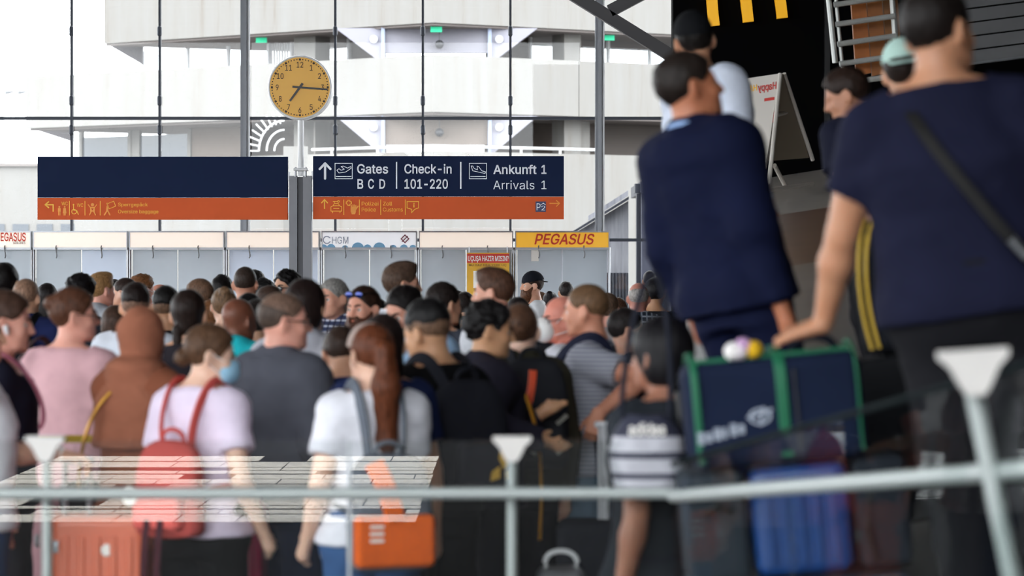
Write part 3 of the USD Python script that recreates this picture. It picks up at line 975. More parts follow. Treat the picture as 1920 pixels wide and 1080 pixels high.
for k in range(8):
    part('beam', bx((-30, 1 + k * 6, 8.7), (30, 1.3 + k * 6, 9.2)), GREYPAINT, cl, smooth=False)
solo('ground', bx((-500, -500, -.9), (500, 700, -.5)), plain('forecourt', srgb(84, 83, 82), .85, var=.06, scale=.3), kind='structure', smooth=False)

# glass front of the hall
FY, FS = 44.0, F / 44.0
GLASS = pane_look('facade_glass', (.985, .99, .99), .5, .8)
wf = thing('wall_front', None, None, kind='structure')
cols = [-865, -202, 461, 1124, 1787, 2450]
mull = [-700, -535, -370, -29, 135, 300, 629, 793, 957, 1290, 1456, 1622, 1952, 2118]
for c in cols:
    x0 = X(c, FS)
    sh = unary_union([sbox(-.07, -.05, .07, .05), sbox(-.03, -.11, .03, .11)])
    m = extrude(sh, 9.2)
    m.apply_translation([x0, FY - .1, 0])
    part('column', m, GREYPAINT, wf, smooth=False)
    part('column_strip', bx((x0 + .045, FY - .175, 0), (x0 + .072, FY - .15, 9.2)), plain('pale_strip', srgb(178, 180, 184), .4), wf, smooth=False)
for m_ in mull:
    x0 = X(m_, FS)
    part('mullion', cat(bx((x0 - .018, FY - .06, 0), (x0 + .018, FY + .04, 9.2)), *[blob([(x0, FY - .06, z, .035), (x0, FY - .06, z + .1, .035)]) for z in (Zp(65, FS), Zp(195, FS), Zp(250, FS))]), DARKSTEEL, wf, smooth=False)
RAILZ = [Zp(450, FS), Zp(222, FS), 6.9, 9.2]
for z in RAILZ[:3]:
    part('transom', bx((-26, FY - .05, z - .024), (15, FY + .03, z + .024)), DARKSTEEL, wf, smooth=False)
allx = sorted(cols + mull)
for a, b in zip(allx[:-1], allx[1:]):
    for z0, z1 in zip([0.02] + RAILZ[:3], RAILZ):
        part('glass_pane', bx((X(a, FS) + .02, FY - .006, z0 + .025), (X(b, FS) - .02, FY + .006, z1 - .025)), GLASS, wf, smooth=False)

# ------------------------------------------------------------------ outside: the terminal building opposite
CONC = mat('rain_streaked_concrete', {
    't': ('texture_coordinate', {}), 'm': ('mapping', {'scale': (1.6, 1.6, .12)}), 'n': ('noise_texture', {'scale': 2.2, 'detail': 7.0, 'roughness': .7}),
    'r': ('rgb_ramp', {'ramp': [(.25, srgb(120, 113, 106)), (.42, srgb(130, 127, 123)), (.8, srgb(135, 134, 132))]}),
    'p': ('principled_bsdf', {'roughness': .85, 'specular_ior_level': .2})},
    [('t.object', 'm.vector'), ('m.vector', 'n.vector'), ('n.fac', 'r.fac'), ('r.color', 'p.base_color')], 'p.BSDF')
SOFFIT = plain('soffit_concrete', srgb(120, 112, 109), .85, var=.05, scale=1)
BROWNW = plain('brown_recess_wall', srgb(84, 74, 68), .8, var=.06)
PALEW = plain('pale_panel', srgb(142, 140, 150), .6)
DARKGL = plain('dark_window_glass', srgb(62, 70, 80), .12, 0.0, .5)
OUTGL = pane_look('gallery_glass', (.95, .97, .98), .4, .9)
tb = thing('terminal_building', 'pale concrete terminal building with stacked parapet bands beyond the glass front', 'building')
C0, L0, R0 = np.array([-1.93, 70.0]), np.array([-13.4, 78.4]), np.array([14.0, 79.4])


def face(px, side, off=0.0):
    """plan point on the left or right front of the building, set back by off, seen at px"""
    a, b = (L0, C0) if side == 'l' else (C0, R0)
    d = (b - a) / np.linalg.norm(b - a)
    n = np.array([-d[1], d[0]])
    p = a + n * off
    k = (px - 960) / F
    t = (k * p[1] - p[0]) / (d[0] - k * d[1])
    return p + d * t


def wallpiece(name, px0, px1, z0, z1, side, off, mat_, th=.2, parent=None):
    p, q = face(px0, side, off), face(px1, side, off)
    d = (q - p) / np.linalg.norm(q - p)
    n = np.array([-d[1], d[0]]) * th
    m = extrude(Polygon([p, q, q + n, p + n]), z1 - z0)
    m.apply_translation([0, 0, z0])
    return part(name, m, mat_, parent or tb, smooth=False)


def slab(name, pts, z0, z1, mat_):
    m = extrude(Polygon(pts), z1 - z0)
    m.apply_translation([0, 0, z0])
    return part(name, m, mat_, tb, smooth=False)


def zb(py, px, side, off):
    return H + (500 - py) * face(px, side, off)[1] / F


UL = face(195, 'l')
slab('upper_parapet', [UL, C0, C0 + (0, 6), UL + (5.2, 2.2)], 7.86, 11.5, CONC)
slab('upper_parapet', [C0, R0, R0 + (0, 6), C0 + (0, 6)], 7.86, 11.5, CONC)
slab('soffit', [UL + (.05, .05), C0 + (0, .1), R0 + (0, .05), R0 + (0, 5), C0 + (0, 5), UL + (5, 2.2)], 7.80, 7.859, SOFFIT)
slab('lower_parapet', [L0, C0, C0 + (0, .5), L0 + (.3, .4)], 5.66, 7.07, CONC)
q1, q2 = face(1085, 'r'), face(1086, 'r')
slab('lower_parapet', [C0, q1, q1 + (0, .5), C0 + (0, .5)], 5.66, 7.07, CONC)
slab('lower_parapet', [q2, R0, R0 + (0, .5), q2 + (0, .5)], 5.66, 7.07, CONC)
slab('soffit', [L0 + (.1, .1), C0 + (0, .1), R0 + (0, .05), R0 + (0, 5), C0 + (0, 5), L0 + (6.5, 4)], 5.60, 5.659, SOFFIT)
for tri, yy in ((((196, 80), (267, 84), (267, 121)), 77.0), (((56, 240), (136, 242), (136, 266)), 79.5)):
    part('slanting_return', upright(extrude(Polygon([((a - 960) / F * yy, H + (500 - b) * yy / F) for a, b in tri]), .3), (0, yy + .3, 0)), plain('return_grey', srgb(84, 80, 84), .85), tb, smooth=False)
# gallery between the two parapets: glass, posts, piers and fins
for a, b in ((268, 348), (352, 424), (428, 500), (600, 650)):
    w = wallpiece('gallery_window', a, b, 7.0, 7.8, 'l', 2.0, OUTGL, .03)
for a in (266, 350, 426, 502, 545, 598, 652):
    wallpiece('window_post', a - 2, a + 2, 7.0, 7.8, 'l', 1.98, WHITEPAINT, .1)
for a in range(507, 543, 5):
    wallpiece('grille_bar', a, a + 2, 7.0, 7.8, 'l', 2.1, WHITEPAINT, .05)
for a, b in ((1092, 1140), (1144, 1218), (1222, 1300), (998, 1042)):
    wallpiece('gallery_window', a, b, 7.0, 7.8, 'r', 2.0, OUTGL, .03)
for a in (1142, 1220, 996, 1044):
    wallpiece('window_post', a - 2, a + 2, 7.0, 7.8, 'r', 1.98, WHITEPAINT, .1)
wallpiece('recess_wall', 652, 715, 5.9, 7.8, 'l', 2.2, BROWNW)
wallpiece('recess_wall', 917, 996, 5.9, 7.8, 'r', 2.2, BROWNW)
wallpiece('recess_wall', 1044, 1066, 5.9, 7.8, 'r', 2.2, CONC)
wallpiece('pier', 551, 591, 4.2, 7.8, 'l', .9, CONC, .6)
wallpiece('pier', 1058, 1089, 4.2, 7.8, 'r', .7, CONC, .6)
for z0, z1, tag_ in ((7.2, 7.82, 0), (4.9, 5.62, 1)):
    yy = 71.2
    a, b = (722 - 960) / F * yy, (915 - 960) / F * yy
    part('centre_panel', bx((a, yy, z0), (b, yy + .2, z1)), PALEW if not tag_ else plain('beige_panel', srgb(120, 108, 100), .6), tb, smooth=False)
    for sx, e0, e1 in ((-1, a, a - 1.2), (1, b, b + 1.2)):
        part('panel_edge', bx((e0, yy - .15, z0 - .25), (e0 + sx * .09, yy + .1, z1)), plain('blue_white_edge', srgb(150, 160, 184), .5), tb, smooth=False)
        fin = Polygon([(0, z1), (0, z0 - .25), (sx * 1.15, z1)])
        m = upright(extrude(fin, .25), (e0 + sx * .09, yy + .25, 0))
        part('slanting_fin', m, PALEW, tb, smooth=False)
        rr = lathe([(0.001, 0), (.10, 0), (.10, .05), (.001, .05)], 20)
        rr.apply_translation([e0 + sx * .28, yy - .02, z1 - .28])
        part('round_vent', rr, plain('vent_white', srgb(190, 190, 194), .6), tb)
    lamp = trimesh.creation.icosphere(2, .11)
    lx = (820 - 960) / F * 69
    lamp.apply_translation([lx, 71.0, z1 - .42])
    part('hanging_lamp', cat(lamp, tube([(lx, 71.0, z1 - .35), (lx, 71.0, z1)], .012, 6)), plain('lamp_grey', srgb(70, 70, 74), .4), tb)
for px, py in ((490, 68), (818, 45), (1142, 67)):
    sd = 'l' if px < 813 else 'r'
    p = face(px, sd, .35)
    part('exit_sign', bx((p[0] - .14, p[1], 7.66), (p[0] + .14, p[1] + .05, 7.79)), plain('green_sign', srgb(40, 190, 140), .5, emit=srgb(40, 200, 150), es=.6), tb, smooth=False)
# level under the lower parapet
wallpiece('recess_wall', 355, 460, 1.0, 5.62, 'l', 1.6, plain('beige_recess', srgb(112, 100, 92), .8))
wallpiece('recess_wall', 460, 716, 1.0, 5.62, 'l', 2.4, BROWNW)
wallpiece('recess_wall', 915, 1066, 1.0, 5.62, 'r', 2.4, BROWNW)
wallpiece('recess_wall', 1106, 1320, 1.0, 5.62, 'r', 2.0, plain('warm_grey_recess', srgb(96, 88, 84), .8))
wallpiece('pier', 1066, 1106, 1.0, 5.62, 'r', .9, CONC, .5)
wallpiece('pier', 560, 588, 1.0, 5.62, 'l', .9, CONC, .5)
for a, b in ((150, 242), (258, 354)):
    wallpiece('window', a, b, 3.6, 5.45, 'l', 1.6, DARKGL, .05)
    for c in (a, b):
        wallpiece('window_post', c - 3, c + 3, 3.4, 5.62, 'l', 1.55, CONC, .12)
wallpiece('window_post', 242, 258, 3.4, 5.62, 'l', 1.58, CONC, .12)
wallpiece('base_wall', 140, 460, .2, 3.7, 'l', 1.5, CONC)
PB = Zp(284, 76)
slab('low_parapet', [face(455, 'l', -.2), C0 + (0, -.25), C0 + (0, .3), face(455, 'l', .3)], .3, PB, CONC)
slab('low_parapet', [C0 + (0, -.25), R0 + (0, -.25), R0 + (0, .3), C0 + (0, .3)], .3, PB, CONC)
rp = [face(585, 'l', 0), C0, face(1125, 'r', 0)]
part('handrail', tube([(*p, PB + .13) for p in rp], .035, 8), WHITEPAINT, tb)
for px in (622, 708, 800):
    p = face(px, 'l', 0)
    part('rail_post', tube([(*p, PB - .1), (*p, PB + .13)], .03, 8), WHITEPAINT, tb)
for px in (823, 902, 977, 1050, 1118):
    p = face(px, 'r', 0)
    part('rail_post', tube([(*p, PB - .1), (*p, PB + .13)], .03, 8), WHITEPAINT, tb)
lb = thing('low_annexe', 'low pale annexe building behind the left sign, left of the terminal', 'building')
part('wall', bx((X(-300, 60), 90, 0), (X(170, 60), 94, Zp(308, F / 90))), CONC, lb, smooth=False)
for k in range(4):
    part('window', bx((X(-20 + 45 * k, 59.2), 89.95, 1.4), (X(10 + 45 * k, 59.2), 90.02, 3.2)), DARKGL, lb, smooth=False)
part('coping', bx((X(-300, 60), 89.9, Zp(312, F / 90)), (X(172, 60), 94, Zp(306, F / 90))), SOFFIT, lb, smooth=False)
# curved sun-screen with spokes
sc = thing('spoked_screen', 'white half-round spoked screen standing beyond the glass left of the clock pole', 'screen')
sy_, ss = 62.0, F / 62.0
cx, cz = X(533, ss), Zp(283, ss)
for r_ in (.18, .32, .46):
    a = np.linspace(np.pi * .5, np.pi, 18)
    part('arc', tube(np.stack([cx + 1.2 * r_ * np.cos(a), np.full(18, sy_), cz + 1.9 * r_ * np.sin(a) * .75], 1), .022, 6), WHITEPAINT, sc)
for a in np.linspace(np.pi * .55, np.pi, 9):
    part('spoke', tube([(cx + .5 * np.cos(a) * 1.1, sy_ + .03, cz + .6 * np.sin(a)), (cx + .68 * np.cos(a) * 1.2, sy_ + .03, cz + .9 * np.sin(a))], .02, 6), WHITEPAINT, sc)
part('stand', bx((cx - .02, sy_, 0), (cx + .5, sy_ + .2, cz + .1)), CONC, sc, smooth=False)
# lamp mast
lm = thing('street_lamp', 'thin grey lamp mast with two lamp heads at the far left outside', 'street lamp')
p = at(4, 172, 110)
part('mast', tube([(p[0], 110, -.5), (p[0], 110, p[2] + .1)], np.array([.13, .07]), 10), plain('galvanised', srgb(190, 194, 200), .5), lm)
for dx in (.25, .75):
    part('lamp_head', blob([(p[0] + dx - .1, 110, p[2] - .05, .06), (p[0] + dx + .25, 110, p[2] + .02, .05), (p[0] + dx, 109.6, p[2], .06)]), plain('galvanised_dark', srgb(150, 154, 160), .5), lm)
part('cross_arm', tube([(p[0] - .2, 110, p[2]), (p[0] + 1.0, 110, p[2])], .04, 8), looks['galvanised'], lm)
# dark lift house on the right and the sloping wall that runs up to it
SLATE = plain('slate_cladding', srgb(66, 68, 82), .5, .1, var=.06)
SLATE2 = plain('slate_cladding_dark', srgb(44, 46, 56), .4, .1)
lh = thing('lift_house', 'dark slate-clad lift house outside the glass on the right', 'building')
ay, as_ = 52.0, F / 52.0
part('fascia', bx((X(1200, as_), ay - .3, Zp(362, as_)), (X(1700, as_), ay + 4, Zp(341, as_))), SLATE2, lh, smooth=False)
part('fascia_corner', bx((X(1190, as_), ay - .2, Zp(362, as_)), (X(1203, as_), ay + .25, Zp(345, as_))), SLATE2, lh, smooth=False)
part('pillar', bx((X(1203, as_), ay - .1, -.5), (X(1228, as_), ay + .2, Zp(362, as_))), SLATE, lh, smooth=False)
part('back_wall', bx((X(1196, as_), ay + .5, -.5), (X(1700, as_), ay + .8, Zp(362, as_))), SLATE2, lh, smooth=False)
for a, b in ((1232, 1262), (1266, 1300)):
    part('panel', bx((X(a, as_), ay + .3, .4), (X(b, as_), ay + .48, 2.9)), SLATE2, lh, smooth=False)
part('red_panel', bx((X(1232, as_), ay + .2, Zp(495, as_)), (X(1264, as_), ay + .28, Zp(484, as_))), plain('dull_red', srgb(96, 50, 50), .6), lh, smooth=False)
sw_ = thing('sloping_wall', 'grey streaked wall with a sloping dark coping right of the counters outside', 'wall')
WALLG = mat('streaked_grey', {'t': ('texture_coordinate', {}), 'm': ('mapping', {'scale': (5.0, 5.0, .4)}), 'n': ('noise_texture', {'scale': 2.0, 'detail': 6.0}), 'r': ('rgb_ramp', {'ramp': [(.3, srgb(112, 112, 120)), (.7, srgb(160, 160, 166))]}), 'p': ('principled_bsdf', {'roughness': .6})},
            [('t.object', 'm.vector'), ('m.vector', 'n.vector'), ('n.fac', 'r.fac'), ('r.color', 'p.base_color')], 'p.BSDF')
q = lambda px, py: (X(px, as_), Zp(py, as_))
part('wall_panel', upright(extrude(Polygon([(X(1040, as_), -.5), (X(1188, as_), -.5), q(1188, 371), q(1070, 442), q(1040, 455)]), .3), (0, ay + 2.6, 0)), WALLG, sw_, smooth=False)
part('coping', upright(extrude(Polygon([q(1188, 363), q(1188, 369), q(1070, 441), q(1040, 454), q(1040, 449), q(1070, 436)]), .5), (0, ay + 2.6, 0)), SLATE2, sw_, smooth=False)
part('upper_band', upright(extrude(Polygon([q(1188, 350), q(1188, 361), q(1110, 410), q(1110, 400)]), .2), (0, ay + 2.6, 0)), WALLG, sw_, smooth=False)
for k in range(7):
    part('bollard', tube([(X(1145 + 6.5 * k, as_), ay + 2, -.5), (X(1145 + 6.5 * k, as_), ay + 2, Zp(512, as_))], .03, 8), SLATE2, sw_)
# steel braces under the roof, upper right
br = thing('roof_brace', 'dark steel diagonal roof brace with a fork at the upper right', 'beam')
for a, b in (((1040, -30), (1310, 138)), ((1143, 22), (1260, -40))):
    p, q_ = at(*a, 30), at(*b, 30)
    d = (q_ - p) / np.linalg.norm(q_ - p)
    w = np.cross(d, [0, 1, 0]) * .065
    m = upright(extrude(Polygon([(p - w)[[0, 2]], (q_ - w)[[0, 2]], (q_ + w)[[0, 2]], (p + w)[[0, 2]]]), .12), (0, 30, 0))
    part('bar', m, plain('brace_grey', srgb(72, 70, 72), .5, .3), br, smooth=False)

# ------------------------------------------------------------------ check-in counters
CY, CS = 35.2, F / 35.2
bays = [(-116, 61, 'pg'), (65, 241, ''), (245, 422, ''), (426, 600, ''), (604, 782, 'hgm'), (786, 962, ''), (966, 1142, 'pgy')]
desc = ['left-most check-in counter bay with red lettering on its white lit header', 'check-in counter bay with plain white header left of the pale blue panel', 'check-in counter bay with plain white header under the left half of the blank sign',
        'check-in counter bay with plain white header directly behind the sign post', 'check-in counter bay with blue waves and grey logo on its header', 'check-in counter bay with plain header and the red and yellow poster', 'right-most check-in counter bay with yellow header and red italic lettering']
LITW = plain('lit_white_header', srgb(240, 232, 224), .5, emit=srgb(255, 232, 212), es=.52)
LITY = plain('lit_yellow_header', srgb(226, 170, 50), .5, emit=srgb(240, 178, 52), es=.42)
LITB = plain('lit_pale_header', srgb(222, 224, 230), .5, emit=srgb(226, 226, 230), es=.55)
PANEL = plain('frosted_panel', srgb(172, 182, 192), .25, 0, .6, var=.04, scale=2)
PANEL2 = plain('pale_blue_panel', srgb(205, 217, 236), .3, 0, .5)
REDL = plain('red_letters', srgb(206, 62, 44), .5)
for (a, b, kind), d in zip(bays, desc):
    t = thing('check_in_counter', d, 'counter', group='check-in counters')
    x0, x1 = X(a, CS), X(b, CS)
    zt, zm = Zp(436, CS), Zp(464, CS)
    hb = part('header_box', bx((x0 + .012, CY - .12, zm), (x1 - .012, CY + .12, zt)), LITY if kind == 'pgy' else LITB if kind == 'hgm' else LITW, t, smooth=False)
    part('header_frame', cat(bx((x0, CY - .13, zt), (x1, CY + .13, zt + .018)), bx((x0, CY - .13, zm - .028), (x1, CY + .13, zm)), bx((x0, CY - .125, zm), (x0 + .012, CY + .125, zt)), bx((x1 - .012, CY - .125, zm), (x1, CY + .125, zt))), STEEL, t, smooth=False)
    zlow = .95
    cuts = [x0 + .02, x0 + (x1 - x0) * .5, x1 - .02]
    for i in (0, 1):
        pm = PANEL2 if (a, i) in ((65, 1), (426, 0), (426, 1)) else PANEL
        part('back_panel', bx((cuts[i] + .008, CY - .01, zlow), (cuts[i + 1] - .008, CY + .01, zm - .03)), pm, t, smooth=False)
    for xx in (x0, x1):
        part('post', tube([(xx, CY - .05, 0), (xx, CY - .05, zm)], .016, 8), STEEL, t)
    part('desk', rbox((x1 - x0 - .12, .7, .92), .03, ((x0 + x1) / 2, CY - .42, .46)), plain('desk_grey', srgb(150, 152, 158), .5), t)
    part('desk_top', rbox((x1 - x0 - .06, .78, .05), .015, ((x0 + x1) / 2, CY - .42, .945)), plain('desk_top_white', srgb(206, 208, 212), .4), t)
    for fx in (.25, .73):
        xx = x0 + (x1 - x0) * fx
        part('hook', tube(spline([(xx, CY - .14, zm + .02), (xx, CY - .17, zm - .03), (xx + .01, CY - .16, zm - .1), (xx, CY - .14, zm - .13)], 8), .009, 6), STEEL, t)
    if kind == 'pg':
        part('lettering', upright(lettering('PEGASUS', .10, .36, bold=True), (X(-3, CS), CY - .121, Zp(452, CS))), REDL, hb, smooth=False)
        part('small_lettering', upright(lettering('AIRLINES', .035, .15), (X(28, CS), CY - .121, Zp(458, CS))), plain('grey_letters', srgb(90, 90, 96), .5), hb, smooth=False)
    if kind == 'pgy':
        m = lettering('PEGASUS', .125, .72, bold=True)
        m.vertices[:, 0] += m.vertices[:, 1] * .22
        part('lettering', upright(m, (X(1002, CS), CY - .121, Zp(458, CS))), REDL, hb, smooth=False)
    if kind == 'hgm':
        gl = plain('logo_grey', srgb(150, 156, 172), .5)
        part('lettering', upright(lettering('HGM', .085, .20), (X(624, CS), CY - .121, Zp(457, CS))), gl, hb, smooth=False)
        ring = Point(0, 0).buffer(.05).difference(Point(0, 0).buffer(.037)).difference(sbox(.0, -.015, .08, .02))
        part('logo', upright(extrude(ring, .004), (X(614, CS), CY - .121, Zp(450, CS))), gl, hb, smooth=False)
        sq = affinity.rotate(sbox(-.04, -.04, .04, .04).difference(sbox(-.026, -.026, .026, .026)), 45).union(affinity.rotate(sbox(-.05, -.006, .05, .006), 45))
        part('logo', upright(extrude(sq, .004), (X(760, CS), CY - .121, Zp(448, CS))), plain('logo_red', srgb(130, 70, 84), .5), hb, smooth=False)
        wv = unary_union([Point(X(p_, CS), Zp(466, CS)).buffer(r_) for p_, r_ in ((608, .05), (622, .055), (648, .04), (672, .075), (690, .05), (712, .075), (738, .045), (758, .05), (775, .045))]).intersection(sbox(x0 + .013, zm, x1 - .013, zt))
        for w_ in getattr(wv, 'geoms', [wv]):
            part('wave_print', upright(extrude(w_, .003), (0, CY - .121, 0)), plain('wave_blue', srgb(126, 178, 214), .5), hb, smooth=False)
ps = thing('poster', 'red and yellow poster hanging in front of the counter panels', 'poster')
py_ = CY - .2
part('sheet', bx((X(876, CS), py_, Zp(590, CS)), (X(955, CS), py_ + .01, Zp(474, CS))), plain('poster_yellow', srgb(224, 172, 46), .5), ps, smooth=False)
part('red_band', bx((X(876, CS), py_ - .003, Zp(493, CS)), (X(955, CS), py_, Zp(476, CS))), plain('poster_red', srgb(206, 56, 42), .5), ps, smooth=False)
part('lettering', upright(lettering('UÇUŞA HAZIR MISIN?', .062, .50, bold=True), (X(878, CS), py_ - .003, Zp(489.5, CS))), plain('print_white', srgb(238, 234, 228), .5), ps, smooth=False)
part('small_lettering', upright(lettering('BU YAZ HER YERE UÇ', .025, .46), (X(880, CS), py_ - .001, Zp(499, CS))), plain('print_brown', srgb(110, 78, 30), .5), ps, smooth=False)
part('picture', bx((X(888, CS), py_ - .003, Zp(540, CS)), (X(940, CS), py_, Zp(508, CS))), looks['print_white'], ps, smooth=False)
part('cord', cat(*[tube([(X(p_, CS), py_, Zp(474, CS)), (X(p_, CS), py_, Zp(462, CS))], .006, 6) for p_ in (880, 951)]), STEEL, ps, kind='stuff')
nt = thing('notice', 'small white paper notice stuck on the panel under the yellow header', 'notice')
part('paper', bx((X(996, CS), CY - .016, Zp(490, CS)), (X(1010, CS), CY - .012, Zp(469, CS))), looks['print_white'], nt, smooth=False)

# ------------------------------------------------------------------ sign post, signs and clock
GY = 31.3
GS = F / GY
NAVY = plain('sign_navy', srgb(24, 36, 66), .75, spec=.12, var=.02)
ORNG = plain('sign_orange', srgb(212, 94, 52), .7, spec=.15, var=.02)
SIGNW = plain('sign_white', srgb(232, 236, 244), .45)
SIGNY = plain('sign_yellow', srgb(244, 186, 52), .45)
SIGNO = plain('sign_dark_yellow', srgb(236, 150, 44), .45)
POSTG = plain('post_grey', srgb(112, 113, 118), .45, .4, var=.04)


class Sheet:
    """flat print on a sign, drawn in the sign's own pixels and built at its real size"""
    def __init__(s, parent, y):
        s.parent, s.y = parent, y

    def poly(s, name, shape, m, d=.004):
        part(name, upright(extrude(affinity.affine_transform(shape, [1 / GS, 0, 0, -1 / GS, -960 / GS, H + 500 / GS]), d), (0, s.y, 0)), m, s.parent, smooth=False)

    def line(s, name, pts, w, m, cap=2):
        ls = pts if isinstance(pts[0][0], (tuple, list)) else [pts]
        s.poly(name, unary_union([LineString(p).buffer(w / 2, cap_style=cap, join_style=1) for p in ls]), m)

    def text(s, txt, x0, x1, base, hgt, m, bold=False):
        part('lettering', upright(lettering(txt, hgt / GS, (x1 - x0) / GS, .004, bold), (X(x0, GS), s.y, Zp(base, GS))), m, s.parent, smooth=False)


def sign(label, a, b, top, mid, bot):
    t = thing('direction_sign', label, 'sign')
    n = part('navy_panel', bx((X(a, GS), GY - .04, Zp(mid, GS)), (X(b, GS), GY + .04, Zp(top, GS))), NAVY, t, smooth=False)
    o = part('orange_panel', bx((X(a, GS), GY - .042, Zp(bot, GS)), (X(b, GS), GY + .04, Zp(mid, GS) - .004)), ORNG, t, smooth=False)
    for z in (mid - 40, mid + 20):
        e = b if b < 560 else a
        part('bracket', bx((X(e, GS), GY - .02, Zp(z + 8, GS)), (X(e + (4 if b < 560 else -3), GS), GY + .02, Zp(z - 8, GS))), STEEL, t, smooth=False)
    return t, n, o


t1, n1, o1 = sign('left direction sign with an empty navy field and yellow toilet symbols on orange', 71.5, 540, 294, 370.5, 412)
S = Sheet(o1, GY - .042)
S.line('arrow', [[(87, 384), (101, 384), (101, 397)], [(93, 378), (86, 384), (93, 390)]], 2.4, SIGNY)
S.text('WC', 116.5, 128, 385, 6.5, SIGNY)
S.text('WC', 145.5, 157, 388, 6.5, SIGNY)
for xx in (131.5, 160.5, 189):
    S.line('divider', [(xx, 377), (xx, 404)], 1.3, SIGNY)


def figure(x, y, s_=1.0, dress=False):
    body = [Point(x, y).buffer(1.7 * s_), sbox(x - 2.6 * s_, y + 2.2 * s_, x + 2.6 * s_, y + 9 * s_), sbox(x - 2 * s_, y + 9 * s_, x - .4 * s_, y + 16 * s_), sbox(x + .4 * s_, y + 9 * s_, x + 2 * s_, y + 16 * s_)]
    if dress:
        body.append(Polygon([(x - 2, y + 3), (x + 2, y + 3), (x + 3.6, y + 12), (x - 3.6, y + 12)]))
    return unary_union(body)


S.poly('man_symbol', figure(112.5, 388), SIGNO)
S.poly('woman_symbol', figure(122.5, 388, 1.0, True), SIGNO)
S.poly('wheelchair_symbol', unary_union([Point(140, 397).buffer(5).difference(Point(140, 397).buffer(3.6)), LineString([(139, 386), (139, 394), (145, 395), (148, 402)]).buffer(.8), Point(139, 384).buffer(1.5)]), SIGNY)
S.poly('child_symbol', unary_union([Point(174.5, 384).buffer(3), sbox(170, 388, 179, 397), LineString([(171, 390), (166.5, 384)]).buffer(.8), LineString([(178, 390), (182.5, 384)]).buffer(.8), LineString([(172, 397), (169, 403)]).buffer(1), LineString([(177, 397), (180, 403)]).buffer(1)]).difference(Polygon([(172, 391), (177, 391), (174.5, 395)])), SIGNO)
S.poly('porter_symbol', unary_union([LineString([(203, 387), (202, 395)]).buffer(2), LineString([(203, 395), (207, 403)]).buffer(1.2), LineString([(202, 395), (197, 403)]).buffer(1.2), Point(202, 382).buffer(1.8)]), SIGNO)
S.poly('crate_symbol', affinity.rotate(sbox(203, 379, 217, 390).difference(sbox(204, 380, 216, 389)), -22), SIGNY)
S.text('Sperrgepäck', 222.5, 278, 387, 6.6, SIGNY)
S.text('Oversize baggage', 222.5, 298, 400, 6.6, SIGNY)

t2, n2, o2 = sign('right direction sign reading Gates, Check-in and Arrivals in white on navy', 587.5, 1057, 293, 368.5, 411)
S = Sheet(n2, GY - .04)
S.line('arrow', [[(610, 335), (610, 308)], [(600, 317), (610, 306.5), (620, 317)]], 4.2, SIGNW, 1)
for bx0, up_ in ((628, 1), (879.5, 0)):
    S.poly('pictogram_frame', sbox(bx0, 306, bx0 + 33.5, 336).difference(sbox(bx0 + 1.3, 307.3, bx0 + 32.2, 334.7)).union(sbox(bx0 + 2.5, 330.4, bx0 + 31, 332)), SIGNW)
    pl = [(0, 8), (4, 5), (8, 8), (14, 6), (8, 1), (12, 0), (20, 4), (26, 1), (27, 4), (17, 11), (4, 13), (0, 8)] if up_ else [(0, 0), (3, 0), (6, 5), (12, 7), (11, 0), (14, 1), (20, 9), (27, 11), (26, 14), (17, 12), (3, 9), (0, 0)]
    S.line('aeroplane_symbol', [(bx0 + 4 + x_, 311.5 + y_) for x_, y_ in pl], 1.3, SIGNW, 1)
S.text('Gates', 670, 728, 325, 16.5, SIGNW, True)
S.text('B', 670.5, 681.5, 353.5, 17, SIGNW, True)
S.text('C', 690.5, 701.5, 353.5, 17, SIGNW, True)
S.text('D', 711.5, 722.5, 353.5, 17, SIGNW, True)
S.line('divider', [(743.7, 304), (743.7, 354)], 2.8, SIGNW)
S.line('divider', [(864, 304), (864, 354)], 2.8, SIGNW)
S.text('Check-in', 758.5, 847, 325, 16.5, SIGNW, True)
S.text('101-220', 758.5, 840, 353.5, 17, SIGNW, True)
S.text('Ankunft', 925, 1006, 326, 16, SIGNW, True)
S.text('1', 1015, 1024.5, 326, 16, SIGNW, True)
S.text('Arrivals', 925, 1002, 355, 16, SIGNW)
S.text('1', 1015, 1024.5, 355, 16, SIGNW)
S = Sheet(o2, GY - .042)
S.line('arrow', [[(609, 391), (609, 375)], [(603.5, 380.5), (609, 374.5), (614.5, 380.5)]], 2, SIGNY, 1)
S.line('car_symbol', [[(621, 392), (621, 388), (625, 386), (627, 382), (635, 382), (637, 386), (641, 388), (641, 396), (621, 396), (621, 388)], [(625, 386), (637, 386)], [(624, 396), (624, 399)], [(638, 396), (638, 399)], [(626, 391), (636, 391)], [(625, 378), (633, 378)], [(628, 378), (628, 380)]], 1.2, SIGNY, 1)
S.poly('key_symbol', Point(635, 378).buffer(2.3).difference(Point(635, 378).buffer(1.1)), SIGNY)
for xx in (645, 674.2, 714.3, 760):
    S.line('divider', [(xx, 374.5), (xx, 403)], 1.3, SIGNY)
cr_ = sbox(652, 375, 657, 386).union(sbox(649, 378, 660, 383))
S.poly('cross_symbol', cr_.difference(cr_.buffer(-1.1)), SIGNY)
S.poly('hand_symbol', unary_union([sbox(658, 388, 668, 397), *[LineString([(659.3 + 2.8 * i, 389), (659.3 + 2.8 * i, 384 + abs(i - 1.5))]).buffer(1.1) for i in range(4)], LineString([(666, 395), (671.5, 387)]).buffer(1.2), Polygon([(658, 397), (668, 397), (666, 402), (660, 402)])]), SIGNO)
S.text('Polizei', 678.5, 710, 385.5, 7, SIGNY)
S.text('Police', 678.5, 705, 396.5, 7, SIGNY)
S.text('Zoll', 718.5, 735.5, 385.5, 7, SIGNY)
S.text('Customs', 718.5, 755.5, 396.5, 7, SIGNY)
